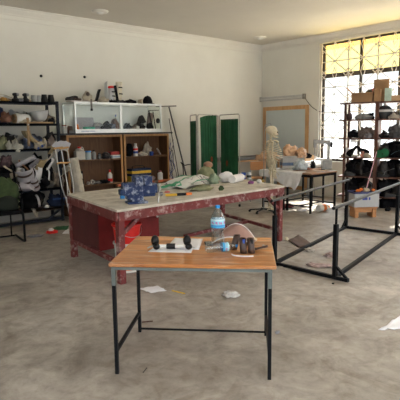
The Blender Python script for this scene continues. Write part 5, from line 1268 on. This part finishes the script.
# grey machine
q = ob(326.5, 169.5, TT, .10)
t = thing('sewing_machine', 'grey upright workshop sewing machine with a square arm', 'sewing machine', (q[0], q[1], TT+.001), HEAD-PI/2)
MB().box((.20, .20, .20), (.02, 0, .10)).build('motor_box', GREYMETAL, t, bevel=.01)
MB().box((.34, .16, .03), (-.06, 0, .215)).build('bed', LTGREY, t, bevel=.006)
MB().box((.055, .09, .38), (.06, 0, .42)).build('column', GREYMETAL, t, bevel=.012)
MB().box((.34, .08, .07), (-.085, 0, .585)).build('arm', GREYMETAL, t, bevel=.014)
MB().box((.06, .085, .17), (-.235, 0, .55)).tube([(-.235, 0, .47), (-.235, 0, .33)], .012, 8).build('needle_head', GREYMETAL, t, bevel=.01)
MB().tube([(-.235, 0, .345), (-.235, 0, .232)], .006, 8).box((.04, .03, .01), (-.235, 0, .245)).build('presser_foot', CHROME, t)
MB().lathe([(.001, -.012), (.06, -.012), (.065, 0), (.06, .012), (.001, .012)], 18, (.12, 0, .52), (0, PI/2, 0), closed=False).tube([(.085, 0, .52), (.12, 0, .52)], .012, 8).build('hand_wheel', DKGREY, t, smooth=True)
MB().tube([(-.03, 0, .62), (-.03, 0, .70)], .006, 6).build('spool_pin', CHROME, t)
# bright cloths and scraps on the window side
for k, (px, py, fwd, s_, lb, m4) in enumerate(((333, 167.5, .55, (.5, .26, .16), 'white cloth heaped in the sunlight behind the machine', WHITECLOTH), (322, 166, .5, (.24, .2, .10), 'white paper wrapper crumpled behind the machine bed', PAPER))):
    q = ob(px, py, TT, fwd)
    x_, y_ = min(q[0], 9.1), q[1]
    if k == 0: x_, y_ = 9.08, 6.62
    lump('white_cloth', lb, 'cloth', m4, (x_, y_, TT+.02), s_, (0, 0, -.5), 110+k, .6, fine=.3)
# stool under / behind the tables
t = thing('round_stool', 'low round wooden stool behind the tables', 'stool', (9.78, 7.30, 0))
MB().lathe([(.001, .50), (.16, .50), (.165, .515), (.16, .53), (.001, .53)], 24, closed=False).build('seat', CHAIRWOOD, t, smooth=True)
for k in range(4): a = PI/4+k*PI/2; MB().tube([(.11*math.cos(a), .11*math.sin(a), .50), (.17*math.cos(a), .17*math.sin(a), 0)], .011, 8).build('leg', GREYMETAL, t, smooth=True)
MB().tube([(.15*math.cos(a), .15*math.sin(a), .2) for a in [2*PI*i/20 for i in range(21)]], .007, 6, cap=False).build('ring', GREYMETAL, t, smooth='all')
# maroon box with white on the floor behind the skeleton
p = PG(285, 207, 0); lump('maroon_bag', 'maroon bag with white papers on the floor behind the bench end', 'bag', M('maroon_cloth', (.14, .03, .035), .8, var=.4), (8.16, 6.70, 0), (.30, .4, .10), (0, 0, .5), 115, .5)
lump('white_wrapper', 'white wrapper on the floor under the white sheet', 'wrapper', WHITECLOTH, (8.05, 5.90+.25, 0), (.28, .16, .05), (0, 0, -.6), 116, .7, fine=.3)

# ============================================================ skeleton
SKP = Vector((7.50, 6.52, 0))
t = thing('skeleton_model', 'life size plastic skeleton hanging on its stand beside the bench', 'skeleton', SKP, HEAD-PI/2+.05)
t.scale = (1.2, 1.08, 1.01)
def part(mb, nm, mt=BONE, **k): return mb.build(nm, mt, t, smooth='all', **k)
m_ = MB().ball((.098, .074, .085), (.0, 0, 1.635), 20, 14).ball((.055, .055, .06), (.055, 0, 1.575), 16, 10).ball((.02, .028, .02), (.10, 0, 1.545), 10, 8)
m_.tube(spline([(-.0, .058, 1.57), (.02, .056, 1.52), (.07, .04, 1.495), (.105, 0, 1.49), (.07, -.04, 1.495), (.02, -.056, 1.52), (0, -.058, 1.57)]), .013, 8)
for s in (-1, 1): m_.tube([(.02, s*.066, 1.575), (.07, s*.055, 1.575)], .008, 6).tube(spline([(.05, s*.065, 1.60), (.095, s*.045, 1.615), (.105, s*.015, 1.60)]), .009, 6)
part(m_, 'skull')
m_ = MB()
for s in (-1, 1): m_.ball((.012, .018, .017), (.098, s*.030, 1.59))
m_.ball((.008, .010, .014), (.112, 0, 1.562)); part(m_, 'eye_socket', M('bone_hollow', (.05, .035, .02), .9))
sp = spline([(-.01, 0, 1.56), (-.005, 0, 1.48), (-.04, 0, 1.36), (-.065, 0, 1.24), (-.04, 0, 1.12), (-.005, 0, 1.04), (-.03, 0, .96)], 6)
m_ = MB().tube(sp, .011, 8)
for i, q in enumerate(sp[::2]): m_.ball((.022+.0006*i, .022+.0006*i, .015), q, 8, 6).box((.035, .01, .012), (q.x-.025, 0, q.z-.006)).box((.012, .05, .01), (q.x-.008, 0, q.z))
part(m_, 'spine')
m_ = MB()
def spx(z):
    b = min(sp, key=lambda q: abs(q.z-z)); return b.x
for i in range(11):
    z = 1.415-i*.030; wd = (.065, .09, .108, .118, .125, .13, .132, .132, .130, .122, .112)[i]; dp = (.05, .075, .095, .11, .12, .126, .128, .128, .12, .10, .08)[i]; dr = .035+.012*i
    for s in (-1, 1):
        q = []
        for k in range(13):
            a = PI*k/12*(1 if i < 8 else .78); x = spx(z)+.0+dp*(1-math.cos(a))*.95; y = s*(wd*math.sin(a)+.012)
            q.append((x, y, z-dr*(1-math.cos(a))/2-.012*math.sin(a)))
        m_.tube(q, .0062, 6)
m_.bar((.105, 0, 1.40), (.165, 0, 1.22), .03, .012).ball((.03, .035, .022), (.10, 0, 1.405), 8, 6)
part(m_, 'ribcage')
for s in (-1, 1):
    m_ = MB().tube(spline([(.10, s*.03, 1.415), (.07, s*.09, 1.43), (.0, s*.165, 1.44)]), .009, 6)
    m_.add([(-.06, s*.07, 1.41), (-.05, s*.165, 1.42), (-.085, s*.115, 1.25)], [(0, 1, 2)]).add([(-.068, s*.07, 1.41), (-.058, s*.165, 1.42), (-.093, s*.115, 1.25)], [(2, 1, 0)]).tube([(-.06, s*.08, 1.40), (-.02, s*.175, 1.43)], .009, 6)
    part(m_, 'shoulder_girdle')
    sh_, el, wr = Vector((-.01, s*.185, 1.40)), Vector((-.02, s*.21, 1.10)), Vector((.03, s*.21, .86))
    m_ = MB().ball(.026, sh_, 10, 8).tube([sh_, sh_.lerp(el, .15), sh_.lerp(el, .85), el], [.018, .012, .012, .022], 8).ball((.022, .028, .018), el, 8, 6)
    m_.tube([el+Vector((.012, s*.010, 0)), wr+Vector((.012, s*.010, 0))], [.011, .010], 7).tube([el+Vector((-.012, -s*.010, 0)), wr+Vector((-.010, -s*.008, 0))], [.013, .007], 7)
    m_.ball((.026, .014, .022), wr+Vector((0, 0, -.02)), 8, 6)
    for f, L in enumerate((.13, .155, .165, .155, .13)):
        x0 = -.03+.015*f; 
        if f == 4: pts = [wr+Vector((.015, 0, -.03)), wr+Vector((.05, -s*.01, -.06)), wr+Vector((.065, -s*.02, -.10))]
        else: pts = [wr+Vector((x0*.6, 0, -.03)), wr+Vector((x0, 0, -.10)), wr+Vector((x0+.01, -s*.01, -.10-.5*(L-.08))), wr+Vector((x0+.02, -s*.025, -.04-L+.03))]
        m_.tube(pts, [.006]*len(pts), 6)
        for q in pts[1:-1]: m_.ball(.0075, q, 6, 5)
    part(m_, 'arm')
    hp, kn, an = Vector((.0, s*.095, .92)), Vector((.015, s*.085, .50)), Vector((-.01, s*.085, .11))
    m_ = MB().ball(.026, (0, s*.075, .935), 10, 8).tube([Vector((0, s*.07, .935)), Vector((0, s*.115, .90))], .014, 8).tube([Vector((0, s*.115, .90)), kn.lerp(hp, .8)+Vector((.01, s*.01, 0)), kn.lerp(hp, .15), kn], [.022, .015, .015, .03], 8)
    m_.ball((.022, .034, .026), kn, 10, 8).ball((.012, .016, .018), kn+Vector((.035, 0, .01)), 8, 6)
    m_.tube([kn+Vector((0, 0, -.03)), kn.lerp(an, .25), an], [.028, .014, .013], 8).tube([kn+Vector((-.015, s*.03, -.05)), an+Vector((-.01, s*.018, 0))], .007, 6).ball((.025, .022, .018), an+Vector((0, 0, -.015)), 8, 6)
    m_.ball((.03, .02, .022), an+Vector((-.04, 0, -.05)), 8, 6)
    for f in range(5): m_.tube([an+Vector((.0, -s*.02+s*.010*f, -.03)), an+Vector((.07, -s*.032+s*.016*f, -.055)), an+Vector((.15-.008*f, -s*.038+s*.019*f, -.08))], [.010, .008, .006], 6)
    part(m_, 'leg')
m_ = MB()
for s in (-1, 1):
    m_.surf(lambda u, v, s=s: Vector((-.055+.12*u+.02*math.sin(PI*u), s*(.045+.095*v+.02*math.sin(PI*u)), .93+.125*v-.03*u+.03*math.sin(PI*u)*v)), 9, 6)
    m_.surf(lambda u, v, s=s: Vector((-.063+.12*u+.02*math.sin(PI*u), s*(.049+.095*v+.02*math.sin(PI*u)), .926+.125*v-.03*u+.03*math.sin(PI*u)*v)), 9, 6)
    m_.tube(spline([(-.02, s*.07, .93), (.05, s*.05, .90), (.07, s*.015, .885), (.04, s*.03, .85), (-.02, s*.06, .85), (-.02, s*.07, .93)]), .011, 7).tube(spline([(-.06, s*.06, .98), (-.045, s*.10, 1.05), (.0, s*.145, 1.075), (.06, s*.125, 1.02), (.05, s*.09, .95)]), .010, 6)
m_.ball((.025, .045, .055), (-.05, 0, .96), 10, 8); part(m_, 'pelvis')
MB().tube([(-.12, 0, .06), (-.12, 0, 1.60), (-.10, 0, 1.74), (-.02, 0, 1.77), (.0, 0, 1.72)], .007, 8).build('stand_pole', GREYMETAL, t, smooth='all')
m_ = MB()
for k in range(5): a = 2*PI*k/5+.3; m_.tube([(-.12, 0, .07), (-.12+.24*math.cos(a), .24*math.sin(a), .045)], .012, 6).ball(.022, (-.12+.24*math.cos(a), .24*math.sin(a), .022), 8, 6)
m_.build('stand_base', DKGREY, t, smooth='all')

# ============================================================ wooden rack before the window
RA = math.atan2(-.95, .31); R0 = Vector((9.17, 5.96, 0)); ra = Vector((math.cos(RA), math.sin(RA), 0)); rb = Vector((-ra.y, ra.x, 0))
RL, RD = 1.75, .36
RZS = [2.20, 1.85, 1.46, 1.06, .66, .25]
t = thing('wooden_rack', 'dark red brown wooden shelf rack standing in front of the window', 'shelving', R0, RA)
for z in RZS: MB().b2((-.10, -.01, z-.028), (RL, RD, z)).build('shelf_board', DARKWOOD, t)
for x in (0.0, RL-.05):
    for y in (0, RD-.045): MB().b2((x, y, 0), (x+.045, y+.045, 2.17)).build('post', DARKWOOD, t)
MB().b2((.63, .0, 0), (.70, RD-.02, 2.17)).build('divider', DARKWOOD, t)
MB().b2((1.22, RD-.05, 0), (1.27, RD, 2.17)).build('post', DARKWOOD, t)
def rk(lx, ly, z): q = R0+ra*lx+rb*ly; return (q.x, q.y, z)
def rx_(px):
    k = (px-200)/FPX; P0f, P0r = R0.dot(fw), R0.dot(rt); af, ar = ra.dot(fw), ra.dot(rt); return (k*P0f-P0r)/(ar-k*af)
carton('open cardboard box with raised flaps on the top board of the wooden rack', rk(rx_(359.5), .15, 2.202), RA+.05, (.42, .27, .19), CARD, open_=1.0)
q = rk(rx_(366), .16, 2.40); lump('dark_bundle', 'dark bundle with red end sticking out of the open box', 'bundle', M('dark_olive_box', (.09, .07, .04), .7), (q[0], q[1], 2.34), (.18, .14, .14), (0, .2, RA), 120, .3)
q = rk(rx_(370), .14, 2.50); lump('red_white_cloth', 'small red and white cloth poking from the open box', 'cloth', M('red_white_cloth', (.5, .12, .1), .8, var=.8, scale=18), (q[0], q[1], 2.37), (.09, .08, .13), (0, 0, 0), 121, .5)
carton('upright brown cardboard sheet box behind the mint carton on the rack top', rk(rx_(376.5), .25, 2.202), RA, (.30, .05, .46), CARD, name='cardboard_box')
carton('small brown carton standing before the tall cardboard on the rack top', rk(rx_(374.5), .10, 2.202), RA, (.13, .12, .25), CARD)
carton('mint green carton on the rack top', rk(rx_(385), .10, 2.202), RA+.1, (.13, .12, .26), MINT)
carton('low pale carton at the far end of the rack top', rk(rx_(395), .15, 2.202), RA, (.26, .2, .11), CARDL)
def rl(px0, px1, z, h, name, label, cat, mat, ly=.16, d=.24, amp=.6, fine=.3, rz=0, dz=0, group=None, freq=1.9):
    K[0] += 1; a, b = rx_(px0), rx_(px1); return lump(name, label, cat, mat, rk((a+b)/2, ly, z+dz), (b-a, d, h), (0, 0, RA+rz), K[0], amp, freq, group=group, fine=fine, sub=3)
z = RZS[1]
t = thing('round_tin', 'dark round knob topped pot at the window end of the second rack board', 'pot', rk(rx_(347), .12, z)); MB().lathe([(.001, 0), (.05, 0), (.062, .04), (.055, .11), (.03, .14), (.001, .15)], 16, closed=False).build('pot_body', M('dusky_red_brown', (.09, .05, .045), .6), t, smooth=True)
rl(352, 371, z, .12, 'grey_sheet_pile', 'flattened grey wrappers on the second rack board', 'wrapper', M('grey_white_wrap', (.30, .29, .28), .6, var=.5, bmp=.4))
rl(361, 371, z, .15, 'black_strap_loop', 'black strap lying over the grey wrappers', 'strap', BLACKCLOTH, d=.16, ly=.24)
t = thing('domed_pot', 'dark domed bowl shape with a pale rim on the second rack board', 'pot', rk(rx_(381.5), .17, z)); 
MB().lathe([(.001, 0), (.08, .0), (.15, .12), (.155, .19), (.10, .25), (.055, .27), (.001, .27)], 22, closed=False).build('dome', M('dark_glassy_grey', (.06, .065, .07), .25), t, smooth=True); MB().lathe([(.157, .14), (.16, .165), (.157, .185)], 22, closed=False).build('rim', LTGREY, t, smooth=True); MB().tube([(0, 0, .27), (0, 0, .33)], .03, 10).build('neck', LTGREY, t)
rl(387, 397, z, .16, 'dusky_cloth', 'dusky mauve cloth beside the dark dome', 'cloth', M('dusky_mauve', (.13, .10, .10), .9, bmp=.4))
rl(395, 406, z, .24, 'pale_grey_bundle', 'pale grey bundle at the end of the second rack board', 'bundle', M('pale_grey_bundle', (.34, .35, .36), .8, var=.4, bmp=.4))
z = RZS[2]
rl(345, 357, z, .19, 'black_boot', 'black rounded boot at the window end of the third rack board', 'boot', BLACKCLOTH, amp=.3)
rl(355, 372, z, .25, 'woven_grey_brace', 'taupe woven brace heaped against the rack divider', 'brace', M('woven_taupe', (.20, .16, .14), .9, var=.5, scale=35, bmp=.5))
rl(350, 357, z, .10, 'white_tissue', 'white tissue hanging by the black boot', 'tissue', WHITECLOTH, ly=.02, d=.06, dz=-.08)
rl(377, 388, z, .17, 'black_shoe_bag', 'black lumpy bag beside the divider on the third rack board', 'bag', BLACKCLOTH)
rl(384, 400, z, .30, 'grey_black_boot', 'grey and black sloping boot pile on the third rack board', 'boots', M('charcoal_grey_mix', (.07, .07, .075), .7, var=.8, scale=15, bmp=.4))
rl(395, 412, z, .36, 'grey_bag', 'grey rounded bag above the charcoal boots at the rack end', 'bag', M('mid_grey_bag', (.17, .175, .18), .8, var=.4, bmp=.4), ly=.2)
z = RZS[3]
rl(338, 356, z, .08, 'paper_pad', 'pad of pale papers under the upright shoe on the rack', 'paper', M('cream_papers', (.5, .48, .42), .8, var=.2), amp=.2, fine=.05)
rl(340, 352, z, .20, 'white_plaster_form', 'white plaster form leaning behind the upright shoe', 'plaster form', WHITECLOTH, ly=.26, d=.14)
shoe('black shoe standing on its heel on the fourth rack board', rk(rx_(353), .10, z+.10), 0, BLACKCLOTH, .28, tall=.11, rot=(0, -1.0, RA+.2))
shoe('black shoe tipped forward beside the upright one on the rack', rk(rx_(360), .14, z+.09), 0, BLACKCLOTH, .28, tall=.11, rot=(0, -.7, RA+3.3))
rl(360, 364, z, .14, 'pink_liner', 'small pink and white piece beside the tipped shoe', 'liner', M('salmon_pink', (.6, .25, .18), .7), ly=.03, d=.06)
rl(363, 372, z, .09, 'beige_bag', 'beige flat bag hanging at the rack divider', 'bag', BEIGE, ly=.03, d=.14)
t = thing('green_paddle', 'bright dark green oval paddle lying on the fourth rack board', 'paddle', rk(rx_(381), .02, z+.07), 0, None, (0, -.28, RA))
MB().lathe([(.001, -.012), (.10, -.012), (.105, 0), (.10, .012), (.001, .012)], 24, (-.045, 0, 0), (PI/2, 0, 0), closed=False).lathe([(.001, -.012), (.085, -.012), (.09, 0), (.085, .012), (.001, .012)], 24, (.075, 0, .01), (PI/2, 0, 0), closed=False).build('blade', M('vivid_green_foam', (.005, .14, .05), .7), t, smooth=True); MB().ball((.02, .008, .02), (.03, -.016, 0)).build('knob', M('dark_green_knob', (.003, .06, .02), .7), t, smooth='all')
GRP = 'black shoes and cloths packed in the wooden rack'
for (a, b, zi, h, ly, lb) in ((376, 390, 3, .30, .2, 'black cloth bundle packed behind the green paddle'), (386, 400, 3, .35, .2, 'tall black cloth bundle on the fourth board near the frame edge'), (395, 410, 3, .33, .16, 'black bundle with teal edge at the end of the fourth board'),
                             (344, 358, 4, .30, .16, 'black shoe bundle at the window end of the fifth board'), (353, 366, 4, .36, .2, 'larger black bundle on the fifth board'), (361, 373, 4, .31, .16, 'black bundle against the divider on the fifth board'), (376, 389, 4, .36, .17, 'black bundle just past the divider on the fifth board'), (385, 398, 4, .37, .2, 'black strap bundle on the fifth board near the picture edge'), (394, 410, 4, .35, .16, 'black bundle at the end of the fifth board'),
                             (343, 361, 5, .37, .16, 'black bundle on the lowest board at the window end'), (357, 373, 5, .38, .18, 'wide black bundle on the lowest board behind the crate'), (376, 394, 5, .38, .16, 'wide black bundle on the lowest board past the divider'), (389, 410, 5, .37, .16, 'black bundle on the lowest board near the picture edge')):
    rl(a, b, RZS[zi], h, 'black_bundle', lb, 'bundle', (BLACKCLOTH, M('off_black_leather', (.022, .02, .02), .5, var=.5, bmp=.4))[K[0] % 2], ly=ly, d=.30, amp=.6, fine=.5, group=GRP, freq=2.3)
for k, (px, zi, rz_, lb) in enumerate(((350, 4, .4, 'black shoe in front on the fifth board at the window end'), (368, 4, 2.8, 'black shoe in front on the fifth board near the divider'), (383, 4, .2, 'black shoe in front on the fifth board past the divider'), (391, 5, .5, 'black shoe in front on the lowest board past the divider'))):
    shoe(lb, rk(rx_(px), .03, RZS[zi]+.0), RA+rz_, BLACK, .25, tall=.09)
o = ribbon([(0, 0, 0), (.08, -.02, .06), (.16, 0, .09), (.26, 0, .15)], .04, (0, 1, 0)).build('teal_strap', M('teal_grey', (.08, .16, .18), .6), None, rk(rx_(391), .0, RZS[3]+.06), (0, 0, RA), smooth='all', solid=.006); tag(o, 'teal grey strap slanting across the black bundles', 'strap')
o = ribbon([(0, 0, 0), (.03, -.02, .07), (.10, 0, .10), (.2, 0, .14)], .02, (0, 1, 0)).build('grey_strap', M('grey_white_strap', (.3, .3, .3), .6), None, rk(rx_(385), -.02, RZS[4]+.05), (0, 0, RA), smooth='all', solid=.004); tag(o, 'thin grey strap over the black bundles of the fifth board', 'strap')
rl(342, 350, 0, .10, 'white_box_scrap', 'white crumpled packet on the floor at the foot of the rack', 'packet', WHITECLOTH, ly=-.14, d=.16)
rl(389, 396, 0, .10, 'black_floor_shoe', 'dark shoe on the floor before the rack', 'shoe', BLACKCLOTH, ly=-.25, d=.12)

# ============================================================ crate on a low stool with a pink stick
SA = -.60; SC = Vector((8.34, 4.95, 0))
t = thing('low_stool', 'low wooden step stool carrying the grey crate', 'stool', SC, SA)
MB().box((.46, .26, .035), (0, 0, .185)).build('top_board', CHAIRWOOD, t, bevel=.005)
for s in (-1, 1): MB().box((.07, .24, .168), (s*.175, 0, .084)).build('leg', CHAIRWOOD, t, bevel=.004)
MB().box((.28, .02, .07), (0, -.08, .13)).build('rail', CHAIRWOOD, t)
t = thing('storage_crate', 'grey plastic crate with dark blue rim standing on the low stool', 'crate', SC+Vector((0, 0, .2035)), SA); cw_, cd_, chh = .50, .32, .285
m_ = MB().box((cw_-.04, cd_-.04, .012), (0, 0, .006))
for s in (-1, 1): m_.box((cw_-.02, .012, chh-.03), (0, s*(cd_/2-.015), (chh-.03)/2)).box((.012, cd_-.03, chh-.03), (s*(cw_/2-.015), 0, (chh-.03)/2))
m_.build('crate_body', M('crate_grey', (.38, .40, .43), .5, var=.05), t, bevel=.004)
m_ = MB()
for s in (-1, 1): m_.box((cw_, .025, .035), (0, s*(cd_/2-.008), chh-.015)).box((.025, cd_, .035), (s*(cw_/2-.008), 0, chh-.015))
m_.build('rim', M('dark_blue_rim', (.02, .025, .12), .5), t, bevel=.004)
MB().box((.10, .004, .05), (-.04, -cd_/2+.006, .16)).box((.03, .004, .05), (.05, -cd_/2+.006, .16)).build('logo', M('logo_blue', (.03, .05, .3), .5, var=.6, scale=50), t)
for k, (dx, dy, sz_, mt, lb, nm) in enumerate(((-.12, 0, (.22, .24, .12), BLACKCLOTH, 'black cloth stuffed into the grey crate', 'black_cloth'), (.12, .02, (.22, .22, .12), BLACKCLOTH, 'black shoe parts stuffed into the crate beside the pink stick', 'shoe_remnant'), (-.14, -.08, (.10, .07, .05), ORANGE, 'orange scrap on the black cloth in the crate', 'orange_scrap'), (-.02, .06, (.09, .06, .05), ORANGE, 'orange scrap in the middle of the crate', 'orange_scrap'), (.17, -.05, (.1, .07, .05), ORANGE, 'orange scrap at the rack end of the crate', 'orange_scrap'), (.03, -.07, (.14, .1, .07), BEIGE, 'beige string bundle around the foot of the pink stick', 'string_bundle'))):
    q = SC+Vector((math.cos(SA)*dx-math.sin(SA)*dy, math.sin(SA)*dx+math.cos(SA)*dy, 0))
    lump(nm, lb, 'scrap' if 'scrap' in nm else 'bundle', mt, (q.x, q.y, .2035+(.18 if k < 2 else .285)), sz_, (0, 0, k), 130+k, .6, fine=.4)
q0 = Vector(PG(367.5, 189.5, .50)); dd = 1.35
pt = ray(377, 151); 
# stick from the crate up to the rack edge
tgt = EYEP + ray(376.5, 152)*((R0+ra*rx_(376.5)-rb*.03).dot(fw)/ray(376.5, 152).dot(fw))
b0 = SC+Vector((.02, -.01, .40))
t = thing('broom_stick', 'thin pink stick standing in the crate and leaning up to the rack', 'stick', b0)
MB().tube([(0, 0, 0), tgt-b0], .009, 10).build('shaft', M('pink_tube', (.62, .36, .46), .4), t, smooth=True)
MB().tube([(0, 0, 0), (tgt-b0)*.07], .02, 10).build('end_sleeve', BEIGE, t, smooth=True)

for a, b, lb in ((342, 358, 'black bundle on the floor under the rack at the window end'), (357, 373, 'black bundle on the floor under the rack behind the low stool'), (376, 394, 'black bundle on the floor under the rack past the divider')):
    rl(a, b, 0.0, .21, 'black_bundle', lb, 'bundle', BLACKCLOTH, ly=.19, d=.3, amp=.5, fine=.4, group=GRP)

for zi, (za, hh_) in enumerate(((RZS[4], .37), (RZS[5], .38), (0.0, .22))):  # black backing sheets added to darken gaps where the pale wall showed through
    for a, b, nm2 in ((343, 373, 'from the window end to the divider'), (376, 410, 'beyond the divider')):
        rl(a, b, za, hh_, 'black_gap_filler', 'black filler sheet added behind the %s, %s' % (('fifth board', 'lowest board', 'floor row')[zi], nm2), 'cloth', BLACKCLOTH, ly=.29, d=.12, amp=.25, fine=.3, group='added black fillers darkening the rear of the wooden rack')
rl(376, 410, RZS[3], .34, 'black_gap_filler', 'black filler sheet added along the rear of the fourth board, beyond the divider', 'cloth', BLACKCLOTH, ly=.29, d=.12, amp=.3, fine=.3, group='added black fillers darkening the rear of the wooden rack')  # same added dark backing for the fourth board
rl(362, 372, RZS[2], .12, 'grey_shoe_piece', 'grey shoe piece lying before the woven brace', 'shoe piece', GREYCLOTH, ly=.04, d=.1)
rl(386, 398, RZS[1], .12, 'pale_strap_pile', 'pale straps lying before the mauve cloth on the second board', 'straps', DIRTYWHITE, ly=.04, d=.1)

# ============================================================ groups for repeated things
PH = {'crutch': 'pair of crutches leaning on the steel rack', 'leather_roll': 'dark leather rolls on the small table', 'shoe_last': 'shoe lasts in the glass showcase',
      'tan_sheet_crumple': 'crumpled tan sheets on the tray', 'packet': 'small packets at the bench edge', 'grey_cup': 'grey cups on the top shelf', 'rubber_pot': 'black rubber pots on the top shelf',
      'joint_casting': 'joint castings on the top shelf', 'tin_can': 'tins at the bench edge', 'ceiling_rose': 'ceiling roses', 'wall_plug': 'wall plugs in the back wall', 'dirty_rag': 'rags on the floor between the bars',
      'fabric_strip': 'straps and strips hanging from the steel rack', 'brace_cuff': 'cuffs in the heap on the low shelf', 'trunk_brace': 'white trunk braces on the low shelf', 'bookcase': 'bookcases under the showcase',
      'water_bottle': 'water bottles on the small table', 'walking_boot': 'boots on the showcase roof', 'side_table': 'black legged tables near the window', 'orange_scrap': 'orange scraps in the crate', 'metal_ring': 'metal rings in the bookcase'}
tops = [o for o in bpy.data.objects if o.parent is None and o.get('category')]
for o in tops:
    b_ = o.name.split('.')[0]
    if b_ in PH and not o.get('group') and sum(1 for p in tops if p.name.split('.')[0] == b_) > 1: o['group'] = PH[b_]
